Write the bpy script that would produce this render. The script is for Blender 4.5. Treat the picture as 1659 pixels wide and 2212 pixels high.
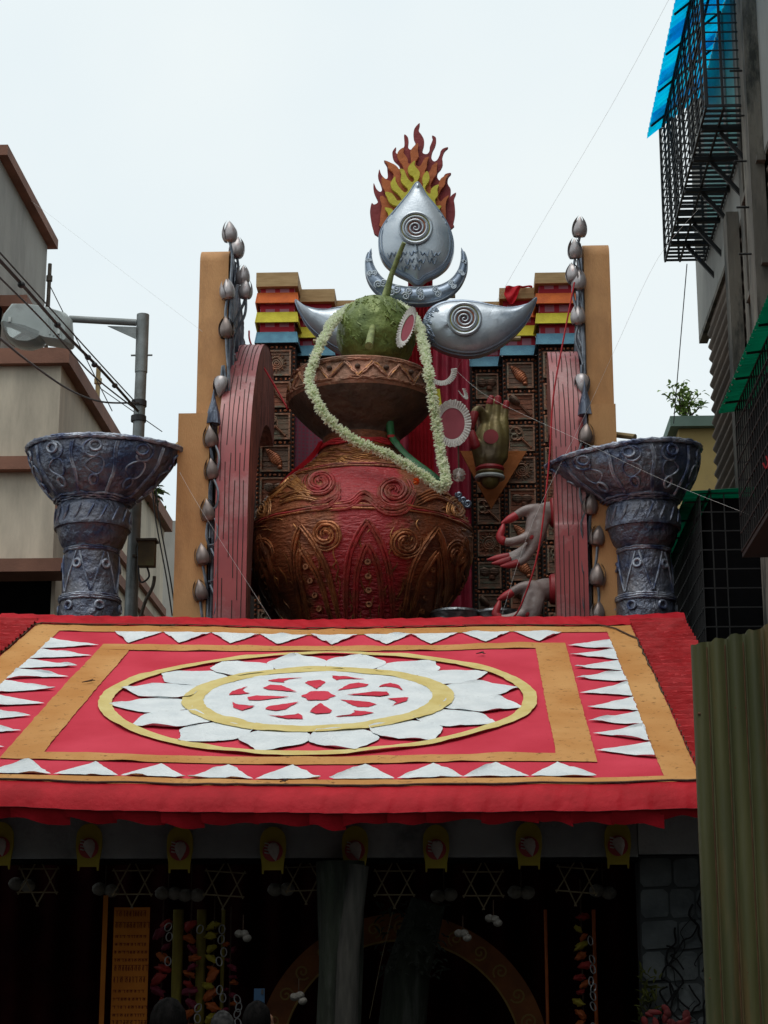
import bpy, math, random
from mathutils import Vector, Matrix, noise
random.seed(7)
for o in list(bpy.data.objects): bpy.data.objects.remove(o)
SC = bpy.context.scene
COL = SC.collection
R_ = math.radians
# ---------------------------------------------------------------- camera, sky, sun, exposure
F = 4150.0; PITCH = R_(14.6); YAW = R_(2.35); CZ = 1.65      # focal length in units of a 1659-wide picture
cam_d = bpy.data.cameras.new('camera'); cam = bpy.data.objects.new('camera', cam_d); COL.objects.link(cam)
cam.location = (0, 0, CZ); cam.rotation_euler = (math.pi/2 + PITCH, 0, YAW)
cam_d.sensor_fit = 'HORIZONTAL'; cam_d.sensor_width = 36.0; cam_d.lens = 36.0*F/1659.0
cam_d.clip_start = 0.1; cam_d.clip_end = 3000
SC.camera = cam
W = bpy.data.worlds.new('World'); SC.world = W; W.use_nodes = True
nt = W.node_tree; nt.nodes.clear()
sky = nt.nodes.new('ShaderNodeTexSky'); sky.sky_type = 'NISHITA'; sky.sun_disc = False
SUN_EL, SUN_AZ = R_(70), R_(195)
sky.sun_elevation = SUN_EL; sky.sun_rotation = SUN_AZ; sky.dust_density = 4.0; sky.air_density = 1.0
mx = nt.nodes.new('ShaderNodeMix'); mx.data_type = 'RGBA'; mx.inputs[0].default_value = 0.93
cl = nt.nodes.new('ShaderNodeTexNoise'); cl.inputs['Scale'].default_value = 3.2; cl.inputs['Detail'].default_value = 4
cr = nt.nodes.new('ShaderNodeValToRGB')
cr.color_ramp.elements[0].position = 0.3; cr.color_ramp.elements[0].color = (0.81, 0.915, 0.965, 1)
cr.color_ramp.elements[1].position = 0.7; cr.color_ramp.elements[1].color = (0.93, 0.995, 0.995, 1)
tcw = nt.nodes.new('ShaderNodeTexCoord')
nt.links.new(tcw.outputs['Generated'], cl.inputs['Vector'])
nt.links.new(cl.outputs['Fac'], cr.inputs['Fac'])
ml = nt.nodes.new('ShaderNodeMix'); ml.data_type = 'RGBA'; ml.blend_type = 'MULTIPLY'; ml.inputs[0].default_value = 1.0
nt.links.new(cr.outputs['Color'], ml.inputs[6]); ml.inputs[7].default_value = (10.0, 10.0, 10.0, 1)
nt.links.new(sky.outputs['Color'], mx.inputs[6]); nt.links.new(ml.outputs[2], mx.inputs[7])
bg = nt.nodes.new('ShaderNodeBackground'); bg.inputs['Strength'].default_value = 0.1
wo = nt.nodes.new('ShaderNodeOutputWorld')
nt.links.new(mx.outputs[2], bg.inputs['Color']); nt.links.new(bg.outputs['Background'], wo.inputs['Surface'])
sd = bpy.data.lights.new('sun', 'SUN'); sd.energy = 1.3; sd.angle = R_(40); sd.color = (1.0, 0.96, 0.9)
sun = bpy.data.objects.new('sun', sd); COL.objects.link(sun)
_sv = Vector((math.sin(SUN_AZ)*math.cos(SUN_EL), math.cos(SUN_AZ)*math.cos(SUN_EL), math.sin(SUN_EL)))
sun.rotation_euler = _sv.to_track_quat('Z', 'Y').to_euler()
sun.location = (0, 0, 40)
vs = SC.view_settings; vs.view_transform = 'Standard'; vs.look = 'None'; vs.exposure = 0.0; vs.gamma = 1.0
vs.use_curve_mapping = False
# ---------------------------------------------------------------- surveying: picture point + known plane -> real position
def ray(x, y):
    a = (x-829.5)/F; b = (1106-y)/F
    dx = a; dy = math.cos(PITCH)-b*math.sin(PITCH); dz = math.sin(PITCH)+b*math.cos(PITCH)
    c, s = math.cos(YAW), math.sin(YAW)
    return Vector((dx*c-dy*s, dx*s+dy*c, dz))
def at(x, y, Y):
    d = ray(x, y); t = Y/d.y
    return Vector((d.x*t, Y, CZ+d.z*t))
def onx(x, y, X):
    d = ray(x, y); t = X/d.x
    return Vector((X, d.y*t, CZ+d.z*t))
def mpp(Y): return Y/F*1.0          # metres for one picture unit at depth Y (about)
# ---------------------------------------------------------------- materials
MATS = {}
def mat(name, c1, c2=None, scale=6.0, rough=0.8, metal=0.0, bump=0.0, bscale=40.0, stretch=(1, 1, 1), detail=6,
        lo=0.35, hi=0.65, dirt=None, dscale=2.0, dlo=0.55, dhi=0.75, spec=0.5, sheen=0.0, trans=0.0, dist=0.02, bstretch=None, coat=0.0):
    m = bpy.data.materials.new(name); m.use_nodes = True
    n = m.node_tree.nodes; l = m.node_tree.links
    b = n['Principled BSDF']
    b.inputs['Roughness'].default_value = rough; b.inputs['Metallic'].default_value = metal
    b.inputs['Specular IOR Level'].default_value = spec
    if sheen: b.inputs['Sheen Weight'].default_value = sheen
    if coat: b.inputs['Coat Weight'].default_value = coat; b.inputs['Coat Roughness'].default_value = 0.25
    if trans: b.inputs['Transmission Weight'].default_value = trans
    tc = n.new('ShaderNodeTexCoord'); mp = n.new('ShaderNodeMapping'); mp.inputs['Scale'].default_value = stretch
    l.new(tc.outputs['Object'], mp.inputs['Vector'])
    nz = n.new('ShaderNodeTexNoise'); nz.inputs['Scale'].default_value = scale; nz.inputs['Detail'].default_value = detail
    l.new(mp.outputs['Vector'], nz.inputs['Vector'])
    cr = n.new('ShaderNodeValToRGB')
    c2 = c2 or tuple(x*0.8 for x in c1)
    cr.color_ramp.elements[0].position = lo; cr.color_ramp.elements[0].color = (*c2, 1)
    cr.color_ramp.elements[1].position = hi; cr.color_ramp.elements[1].color = (*c1, 1)
    l.new(nz.outputs['Fac'], cr.inputs['Fac'])
    out = cr.outputs['Color']
    if dirt:
        d = n.new('ShaderNodeTexNoise'); d.inputs['Scale'].default_value = dscale; d.inputs['Detail'].default_value = 8; d.inputs['Roughness'].default_value = 0.7
        l.new(mp.outputs['Vector'], d.inputs['Vector'])
        dr = n.new('ShaderNodeValToRGB'); dr.color_ramp.elements[0].position = dlo; dr.color_ramp.elements[1].position = dhi
        l.new(d.outputs['Fac'], dr.inputs['Fac'])
        mm = n.new('ShaderNodeMix'); mm.data_type = 'RGBA'
        l.new(dr.outputs['Color'], mm.inputs[0]); l.new(out, mm.inputs[6]); mm.inputs[7].default_value = (*dirt, 1)
        out = mm.outputs[2]
    l.new(out, b.inputs['Base Color'])
    if bump:
        bp = n.new('ShaderNodeBump'); bp.inputs['Strength'].default_value = bump; bp.inputs['Distance'].default_value = dist
        bn = n.new('ShaderNodeTexNoise'); bn.inputs['Scale'].default_value = bscale; bn.inputs['Detail'].default_value = 5
        if bstretch:
            mp2 = n.new('ShaderNodeMapping'); mp2.inputs['Scale'].default_value = bstretch
            l.new(tc.outputs['Object'], mp2.inputs['Vector']); l.new(mp2.outputs['Vector'], bn.inputs['Vector'])
        else: l.new(mp.outputs['Vector'], bn.inputs['Vector'])
        l.new(bn.outputs['Fac'], bp.inputs['Height']); l.new(bp.outputs['Normal'], b.inputs['Normal'])
    MATS[name] = m
    return m
# ---------------------------------------------------------------- mesh building
OFF = {}
class MB:
    def __init__(s): s.v = []; s.f = []
    def add(s, vs, fs):
        k = len(s.v); s.v += [Vector(p) for p in vs]; s.f += [tuple(i+k for i in f) for f in fs]; return s
    def box(s, c, d, M=None):
        c = Vector(c); x, y, z = d[0]/2, d[1]/2, d[2]/2
        vs = [Vector((i*x, j*y, k*z)) for k in (-1, 1) for j in (-1, 1) for i in (-1, 1)]
        if M is not None: vs = [M @ p for p in vs]
        return s.add([c+p for p in vs], [(0, 2, 3, 1), (4, 5, 7, 6), (0, 1, 5, 4), (2, 6, 7, 3), (0, 4, 6, 2), (1, 3, 7, 5)])
    def box2(s, a, b):
        a = Vector(a); b = Vector(b)
        return s.box((a+b)/2, [abs(b[i]-a[i]) for i in range(3)])
    def bar(s, a, b, w, h=None):
        a = Vector(a); b = Vector(b); h = h or w; d = b-a
        q = d.to_track_quat('Z', 'Y').to_matrix()
        return s.box((a+b)/2, (w, h, d.length), q)
    def tube(s, path, r, n=6, closed=False, caps=True):
        P = [Vector(p) for p in path]; m = len(P)
        rs = r if isinstance(r, (list, tuple)) else [r]*m
        k = len(s.v); up = None
        for i, p in enumerate(P):
            if closed: d = P[(i+1) % m]-P[i-1]
            else: d = P[min(i+1, m-1)]-P[max(i-1, 0)]
            if d.length < 1e-9: d = Vector((0, 0, 1))
            d.normalize()
            if up is None:
                up = Vector((0, 0, 1)) if abs(d.z) < 0.9 else Vector((1, 0, 0))
            a = d.cross(up)
            if a.length < 1e-6: a = d.cross(Vector((1, 0.3, 0.2)))
            a.normalize(); up = a.cross(d); up.normalize()
            for j in range(n):
                t = 2*math.pi*j/n
                s.v.append(p+(a*math.cos(t)+up*math.sin(t))*rs[i])
        for i in range(m if closed else m-1):
            i2 = (i+1) % m
            for j in range(n):
                j2 = (j+1) % n
                s.f.append((k+i*n+j, k+i*n+j2, k+i2*n+j2, k+i2*n+j))
        if caps and not closed:
            s.f.append(tuple(k+j for j in reversed(range(n)))); s.f.append(tuple(k+(m-1)*n+j for j in range(n)))
        return s
    def lathe(s, prof, n=32, c=(0, 0, 0), M=None):
        c = Vector(c); k = len(s.v); m = len(prof)
        for r, z in prof:
            for j in range(n):
                t = 2*math.pi*j/n; p = Vector((r*math.cos(t), r*math.sin(t), z))
                s.v.append(c+(M @ p if M is not None else p))
        for i in range(m-1):
            for j in range(n):
                j2 = (j+1) % n
                s.f.append((k+i*n+j, k+i*n+j2, k+(i+1)*n+j2, k+(i+1)*n+j))
        if prof[0][0] > 1e-4: s.f.append(tuple(k+j for j in reversed(range(n))))
        if prof[-1][0] > 1e-4: s.f.append(tuple(k+(m-1)*n+j for j in range(n)))
        return s
    def ell(s, c, r, n=12, m=8, M=None):
        prof = [(max(math.sin(math.pi*i/m), 1e-5), -math.cos(math.pi*i/m)) for i in range(m+1)]
        S = Matrix.Diagonal(Vector((r[0], r[1], r[2])))
        return s.lathe(prof, n, c, (M @ S) if M is not None else S)
    def prism(s, pts, fn, h0, h1):
        """outline pts (2D) mapped by fn(u, v, h); closed prism between h0 and h1"""
        n = len(pts); k = len(s.v)
        s.v += [Vector(fn(u, v, h0)) for u, v in pts]+[Vector(fn(u, v, h1)) for u, v in pts]
        s.f.append(tuple(k+n+i for i in range(n))); s.f.append(tuple(k+i for i in reversed(range(n))))
        for i in range(n):
            j = (i+1) % n; s.f.append((k+i, k+j, k+n+j, k+n+i))
        return s
    def grid(s, fn, nu, nv):
        k = len(s.v)
        for j in range(nv+1):
            for i in range(nu+1): s.v.append(Vector(fn(i/nu, j/nv)))
        for j in range(nv):
            for i in range(nu):
                a = k+j*(nu+1)+i; s.f.append((a, a+1, a+nu+2, a+nu+1))
        return s
    def mesh(s, name, off=Vector((0, 0, 0)), smooth=40):
        me = bpy.data.meshes.new(name)
        me.from_pydata([tuple(p-off) for p in s.v], [], s.f)
        if smooth:
            me.polygons.foreach_set('use_smooth', [True]*len(me.polygons))
            me.set_sharp_from_angle(angle=R_(smooth))
        me.update(); return me
    def build(s, name, m, parent=None, smooth=40, base=None, kind=None):
        if parent is not None: off = OFF[parent.name]
        else: off = Vector(base) if base is not None else Vector((0, 0, 0))
        me = s.mesh(name, off, smooth); me.materials.append(MATS[m])
        o = bpy.data.objects.new(name, me); COL.objects.link(o)
        if parent is not None: o.parent = parent
        else: o.location = off
        OFF[o.name] = off
        if kind: o['kind'] = kind
        return o
def fixn(o):
    """make normals consistent"""
    import bmesh
    bm = bmesh.new(); bm.from_mesh(o.data); bmesh.ops.recalc_face_normals(bm, faces=bm.faces); bm.to_mesh(o.data); bm.free()
    return o
def thing(name, label, cat, loc, group=None):
    o = bpy.data.objects.new(name, None); COL.objects.link(o); o.location = loc; o.empty_display_size = 0.2
    o['label'] = label; o['category'] = cat
    if group: o['group'] = group
    OFF[o.name] = Vector(loc); return o
def tag(o, label, cat, group=None):
    o['label'] = label; o['category'] = cat
    if group: o['group'] = group
    return o
def struct(o): o['kind'] = 'structure'; return o
def inst(me, name, parent, M):
    """object sharing mesh data at world matrix M under parent"""
    o = bpy.data.objects.new(name, me); COL.objects.link(o); o.parent = parent
    off = OFF[parent.name]
    M = Matrix.Translation(-off) @ M
    o.matrix_basis = M; OFF[o.name] = off
    return o
def TRS(loc, rot=None, sc=(1, 1, 1)):
    M = Matrix.Translation(loc)
    if rot is not None: M = M @ rot.to_4x4()
    return M @ Matrix.Diagonal(Vector((sc[0], sc[1], sc[2], 1)))
def resample(pts, step, closed=True):
    out = []; n = len(pts)
    for i in range(n if closed else n-1):
        a = Vector(pts[i]); b = Vector(pts[(i+1) % n]); k = max(1, int((b-a).length/step))
        for j in range(k): out.append(a+(b-a)*j/k)
    if not closed: out.append(Vector(pts[-1]))
    return out
def smooth_path(pts, k=6, closed=False):
    """Catmull-Rom through pts"""
    P = [Vector(p) for p in pts]; n = len(P); out = []
    for i in range(n if closed else n-1):
        p1, p2 = P[i], P[(i+1) % n]
        p0 = P[i-1] if (closed or i > 0) else p1
        p3 = P[(i+2) % n] if (closed or i+2 < n) else p2
        for j in range(k):
            t = j/k; t2 = t*t; t3 = t2*t
            out.append(0.5*((2*p1)+(p2-p0)*t+(2*p0-5*p1+4*p2-p3)*t2+(3*p1-p0-3*p2+p3)*t3))
    if not closed: out.append(P[-1])
    return out
def spiral(c, r0, r1, turns, n=40, a0=0.0, sgn=1):
    return [Vector((c[0]+(r0+(r1-r0)*i/n)*math.cos(a0+sgn*2*math.pi*turns*i/n), c[1]+(r0+(r1-r0)*i/n)*math.sin(a0+sgn*2*math.pi*turns*i/n))) for i in range(n+1)]
rnd = random.uniform
# ---------------------------------------------------------------- material list
mat('felt_red', (0.68, 0.060, 0.098), (0.57, 0.038, 0.066), scale=1.3, rough=0.95, bump=0.25, bscale=160, dirt=(0.16, 0.012, 0.018), dscale=30, dlo=0.66, dhi=0.70, spec=0.2)
mat('satin_red', (0.52, 0.014, 0.026), (0.40, 0.008, 0.016), scale=5, rough=0.6, bump=0.3, bscale=14, spec=0.15, dist=0.03)
mat('satin_red_pleats', (0.50, 0.010, 0.016), (0.38, 0.006, 0.01), scale=6, rough=0.55, bump=0.35, bscale=30, bstretch=(1, 6, 6), spec=0.3)
mat('felt_orange', (0.63, 0.335, 0.125), (0.52, 0.235, 0.07), scale=1.5, rough=0.95, bump=0.25, bscale=150, dirt=(0.20, 0.09, 0.03), dscale=16, dlo=0.58, dhi=0.68, spec=0.2)
mat('felt_white', (0.78, 0.82, 0.83), (0.67, 0.72, 0.74), scale=4, rough=0.95, bump=0.5, bscale=22, dirt=(0.2, 0.2, 0.19), dscale=34, dlo=0.66, dhi=0.70, spec=0.2, dist=0.03)
mat('cloth_gold', (0.72, 0.60, 0.25), (0.64, 0.50, 0.17), scale=5, rough=0.7, bump=0.4, bscale=20, dirt=(0.16, 0.11, 0.03), dscale=36, dlo=0.71, dhi=0.77, spec=0.3, dist=0.03)
mat('cord_brown', (0.09, 0.05, 0.03), (0.05, 0.03, 0.02), scale=30, rough=0.9)
mat('wood_grey', (0.12, 0.10, 0.08), (0.06, 0.05, 0.04), scale=8, stretch=(6, 6, 1), rough=0.9, bump=0.4)
mat('bamboo', (0.42, 0.32, 0.16), (0.3, 0.22, 0.1), scale=10, rough=0.6)
# ---------------------------------------------------------------- ground
mat('asphalt', (0.06, 0.06, 0.058), (0.035, 0.035, 0.035), scale=3, rough=0.95, bump=0.4, bscale=90)
struct(MB().grid(lambda a, b: (-300+600*a, -300+600*b, 0), 4, 4).build('ground', 'asphalt'))
# ---------------------------------------------------------------- the big decorated awning roof
SL = R_(22.4); YE = 14.5; ZE = at(700, 1700, YE).z
cS, sS = math.cos(SL), math.sin(SL)
U0, U1, V1 = -4.98, 2.36, 6.32
def warp(u, v):
    t = max(0.0, (-1.5-u)/2.4); q = max(0.0, (u-0.6)/1.5)
    return 0.072*t**1.8*(1-0.05*v)+0.03*q*q+0.006*math.sin(u*2.1+v*1.3)+0.016*noise.noise((u*.75, v*.75, 4))+0.005*noise.noise((u*2.6, v*2.6, 9))
def RP(u, v, h=0.0):
    w = warp(u, v)
    return Vector((u, YE+v*cS-h*sS, ZE+v*sS+h*cS+w))
roof = thing('awning_roof', 'sloping red cloth roof with a large white lotus medallion and toothed borders', 'roof', (U0/2+U1/2, YE, 0))
mb = MB().grid(lambda a, b: RP(U0+(U1-U0)*a, V1*b, 0), 90, 70)
mb.grid(lambda a, b: RP(U0+(U1-U0)*(1-a), V1*b, -0.03), 20, 12)
mb.build('roof_panel', 'felt_red', roof)
def jit(pts, step=0.035, a=0.005):
    out = []
    for p in resample(pts, step): out.append((p.x+rnd(-a, a), p.y+rnd(-a, a)))
    return out
def cloth(name, pts, m, lift, step=0.04, a=0.005, curl=0.012, parent=None):
    ps = jit(pts, step, a); mb = MB(); n = len(ps)
    hs = [lift+max(0, noise.noise((p[0]*5, p[1]*5, lift*300)))*curl*3+rnd(0, 0.002) for p in ps]
    cx = sum(p[0] for p in ps)/n; cy = sum(p[1] for p in ps)/n
    vs = [RP(p[0], p[1], h) for p, h in zip(ps, hs)]+[RP(cx+(p[0]-cx)*0.93, cy+(p[1]-cy)*0.93, lift) for p in ps]
    fs = [(i, (i+1) % n, n+(i+1) % n, n+i) for i in range(n)]+[tuple(range(n, 2*n))]
    mb.add(vs, fs)
    o = mb.build(name, m, parent or roof, smooth=60); return o
def band(name, a, b, w, m, lift, axis, n=80, wav=0.004):
    """straight strip from a to b (2D), width vector w"""
    a = Vector(a); b = Vector(b); w = Vector(w)
    rows = []
    for i in range(n+1):
        p = a+(b-a)*i/n
        e0 = p+w.normalized()*rnd(-wav, wav); e1 = p+w+w.normalized()*rnd(-wav, wav)
        l0 = lift+max(0, noise.noise((p.x*4, p.y*4, 1)))*0.014; l1 = lift+max(0, noise.noise((p.x*4, p.y*4, 7)))*0.014
        rows.append((e0, l0, e1, l1))
    mb = MB(); vs = []; fs = []
    for e0, l0, e1, l1 in rows:
        vs += [RP(e0.x, e0.y, l0), RP(*(e0+(e1-e0)*0.5), lift), RP(e1.x, e1.y, l1)]
    for i in range(n):
        k = 3*i; fs += [(k, k+1, k+4, k+3), (k+1, k+2, k+5, k+4)]
    return mb.add(vs, fs).build(name, m, roof, smooth=60)
UL, UR = -4.25, 1.52
# outer orange border
band('orange_border', (-4.55, 0.0), (1.78, 0.0), (0, 0.19), 'felt_orange', 0.008, 0)
band('orange_border', (-4.55, 5.76), (1.79, 5.76), (0, 0.30), 'felt_orange', 0.008, 0)
band('orange_border', (UL, 0.19), (UL, 5.76), (-0.30, 0), 'felt_orange', 0.008, 1)
band('orange_border', (UR, 0.19), (UR, 5.76), (0.27, 0), 'felt_orange', 0.008, 1)
# inner orange frame
band('orange_frame', (-3.67, 0.64), (1.05, 0.64), (0, 0.22), 'felt_orange', 0.010, 0)
band('orange_frame', (-3.67, 4.90), (1.05, 4.90), (0, 0.26), 'felt_orange', 0.010, 0)
band('orange_frame', (-3.67, 0.86), (-3.67, 4.90), (0.31, 0), 'felt_orange', 0.010, 1)
band('orange_frame', (0.74, 0.86), (0.74, 4.90), (0.31, 0), 'felt_orange', 0.010, 1)
# teeth
for i in range(9):
    w = 4.72/9
    x = -3.68+w*i+rnd(-0.02, 0.02)
    cloth('white_triangle', [(x+0.01, 5.74), (x+w*0.5+rnd(-.03, .03), 5.21+rnd(-.03, .03)), (x+w-0.01, 5.74)], 'felt_white', 0.016)
    x = -3.68+w*i+rnd(-0.02, 0.02)
    cloth('white_triangle', [(x+0.01, 0.20), (x+w-0.01, 0.20), (x+w*0.5+rnd(-.03, .03), 0.60+rnd(-.03, .03))], 'felt_white', 0.016)
    h = 4.62/9; y = 0.72+h*i+rnd(-0.02, 0.02)
    cloth('white_triangle', [(UR-0.005, y+0.01), (UR-0.005, y+h-0.015), (1.07+rnd(-.02, .02), y+h*0.45+rnd(-.04, .04))], 'felt_white', 0.016)
    cloth('white_triangle', [(UL+0.005, y+h-0.015), (UL+0.005, y+0.01), (-3.70+rnd(-.02, .02), y+h*0.45+rnd(-.04, .04))], 'felt_white', 0.016)
# medallion
CU, CV = -1.295, 2.84
def ring(name, r0, r1, m, lift, n=150):
    mb = MB(); vs = []; fs = []
    for i in range(n):
        t = 2*math.pi*i/n
        for k, r in enumerate((r0, (r0+r1)/2, r1)):
            rr = r+(rnd(-.006, .006) if k != 1 else 0)
            h = lift+(max(0, noise.noise((math.cos(t)*3*r, math.sin(t)*3*r, k)))*0.022 if k != 1 else 0)
            vs.append(RP(CU+rr*math.cos(t), CV+rr*math.sin(t), h))
    for i in range(n):
        a = 3*i; b = 3*((i+1) % n)
        fs += [(a, a+1, b+1, b), (a+1, a+2, b+2, b+1)]
    return mb.add(vs, fs).build(name, m, roof, smooth=60)
ring('gold_ring', 1.84, 1.965, 'cloth_gold', 0.022)
def pol(r, t): return (CU+r*math.cos(t), CV+r*math.sin(t))
for i in range(16):
    t = 2*math.pi*(i+0.55)/16; d = 2*math.pi/16; j = rnd(-.03, .03)
    L = smooth_path([pol(1.16, t-d*.40), pol(1.36, t-d*.52), pol(1.58, t-d*.47), pol(1.72, t-d*.22), pol(1.87, t+j)], 5)
    Rr = smooth_path([pol(1.87, t+j), pol(1.73, t+d*.22), pol(1.58, t+d*.46), pol(1.36, t+d*.50), pol(1.16, t+d*.40)], 5)
    cloth('lotus_petal', [tuple(p) for p in L]+[tuple(p) for p in Rr[1:]], 'felt_white', 0.016+0.003*(i % 2), step=0.05)
ring('gold_ring', 1.03, 1.225, 'cloth_gold', 0.026)
mb = MB(); n = 100; vs = [RP(CU, CV, 0.024)]
for k, r in enumerate((0.35, 0.7, 1.045)):
    for i in range(n):
        t = 2*math.pi*i/n; vs.append(RP(CU+r*math.cos(t), CV+r*math.sin(t), 0.024+(0.006*noise.noise((t*3, r, 2)))))
fs = [(0, 1+i, 1+(i+1) % n) for i in range(n)]
for k in range(2):
    for i in range(n): fs.append((1+k*n+i, 1+(k+1)*n+i, 1+(k+1)*n+(i+1) % n, 1+k*n+(i+1) % n))
mb.add(vs, fs).build('white_wheel', 'felt_white', roof)
for i in range(8):
    t = 2*math.pi*(i+0.18)/8
    pts = [pol(0.26, t), pol(0.42, t-.15), pol(0.56, t-.20), pol(0.64, t-.10), pol(0.63, t+.09), pol(0.54, t+.16), pol(0.40, t+.09)]
    cloth('wheel_cutout', pts, 'felt_red', 0.030, step=0.03, curl=0.003)
    t += math.pi/8
    pts = [pol(0.78, t-.27), pol(0.76, t-.10), pol(0.69, t+.02), pol(0.64, t+.05), pol(0.72, t+.13), pol(0.82, t+.16), pol(0.83, t)]
    cloth('wheel_cutout', pts, 'felt_red', 0.030, step=0.03, curl=0.003)
cloth('wheel_cutout', [(CU+.14*math.cos(a)*(1+.1*math.cos(6*a)), CV+.17*math.sin(a)*(1+.1*math.cos(6*a))) for a in [k*math.pi/15 for k in range(30)]], 'felt_red', 0.030, step=0.05, curl=0.002)
# red pleated cloth on the two sides, the ridge and the eave
def pleat(x, per, amp):
    t = (x/per+0.16*noise.noise((x*3.1, 0, 5))) % 1.0
    return amp*(t if t < 0.86 else (1-t)/0.14*0.86)
for ua, ub in ((1.79, U1), (-4.56, U0)):
    mb = MB().grid(lambda a, b: RP(ua+(ub-ua)*a, V1*b-0.05*a, 0.012+0.05-pleat(V1*b+0.05*noise.noise((a*2, b*9, ua)), 0.17, 0.058)+0.008*noise.noise((a*4, b*40, 3))), 10, 520)
    fixn(mb.build('side_cloth', 'satin_red_pleats', roof, smooth=30))
mb = MB().grid(lambda a, b: RP(U0-0.02+(U1-U0+0.04)*a, 6.06+0.26*b, 0.014+0.045*math.sin(b*math.pi*0.5)+pleat((U1-U0)*a+0.25*b, 0.21, 0.013)), 360, 10)
mb.grid(lambda a, b: RP(U0-0.02+(U1-U0+0.04)*a, 6.32+0.06*math.sin(b*2.6), 0.055-0.22*b+pleat((U1-U0)*a+0.25, 0.21, 0.013)*(1-b)), 360, 5)
mb.build('ridge_cloth', 'satin_red', roof, smooth=30)
# eave fascia: a steep apron with folded pleats
def fas(a, b):
    u = U0-0.03+(U1-U0+0.06)*a
    p = RP(u, 0, 0.012)
    s = pleat(u+0.06*b+0.02*noise.noise((u*2, 3, 1)), 0.245, 0.013)*(0.25+b)
    return Vector((p.x, p.y-0.17*b-0.02*math.sin(b*3)-s*0.5, p.z-0.16*b-0.06*b*b*b+s*0.25+0.008*noise.noise((u*1.3, 0, 2))*b))
MB().grid(fas, 460, 8).build('eave_apron', 'satin_red', roof, smooth=35)
x = U0
while x < U1-0.05:
    w = rnd(0.26, 0.46); w = min(w, U1-x); d0 = rnd(0.055, 0.09); d1 = d0+rnd(-0.03, 0.05)
    ph = rnd(0, 6)
    def flap(a, b):
        u = x+w*a; p = fas((u-U0+0.03)/(U1-U0+0.06), 1.0)
        dd = d0+(d1-d0)*a+0.012*math.sin(a*7+ph)
        return Vector((p.x, p.y+0.012+0.04*b+0.02*a+0.012*math.sin(a*5+ph)*b, p.z-0.002-dd*b))
    MB().grid(flap, 8, 4).build('valance_flap', 'satin_red', roof)
    x += w*0.93
# edging cord round the orange border
for pts in ([(1.80, 0.0), (1.80, 2.0), (1.79, 4.2), (1.78, 5.3), (1.62, 5.85), (1.45, 6.07), (-1, 6.08), (-4.5, 6.07), (-4.57, 5.9), (-4.57, 4.8), (-4.6, 3)], [(-4.58, -0.005), (1.80, -0.005)]):
    pp = resample(pts, 0.12, False)
    MB().tube([RP(p.x+rnd(-.012, .012), p.y+rnd(-.012, .012), 0.022) for p in pp], 0.009, 5).build('edging_cord', 'cord_brown', roof)
# posts and rafters below
for u in (U0+0.12, U1-0.14):
    for v in (0.35, 3.3, 6.25):
        p = RP(u, v, -0.06)
        MB().tube([(p.x, p.y, 0), (p.x, p.y, p.z)], 0.05, 8).build('support_post', 'bamboo', roof)
for u in (U0+0.12, -3.3, -1.4, 0.5, U1-0.14):
    MB().tube([RP(u, 0.05, -0.08), RP(u, 6.28, -0.08)], 0.045, 8).build('rafter', 'bamboo', roof)
# twigs fallen on the cloth
for u, v, l_, a_, lab in ((-3.1, 5.95, .22, .2, 'thin dry twig lying on the upper orange border'), (1.95, 5.1, .18, .1, 'short dry twig lying on the pleated side cloth'), (-3.45, 3.3, .2, .9, 'curled dry tendril lying on the orange frame'), (-1.35, .06, .08, .6, 'dark scrap of leaf on the lower orange border'), (0.2, 4.6, .12, .3, 'tiny dry twig near the rim of the gold ring')):
    pts = [RP(u+l_*(i/6-.5)*math.cos(a_)+.03*math.sin(i*.9), v+l_*(i/6-.5)*math.sin(a_)+.05*math.sin(i*.7), .035) for i in range(7)]
    tag(MB().tube(pts, [.004, .008, .009, .008, .007, .006, .003], 5).build('fallen_twig', 'cord_brown', base=pts[3]), lab, 'twig')
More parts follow.
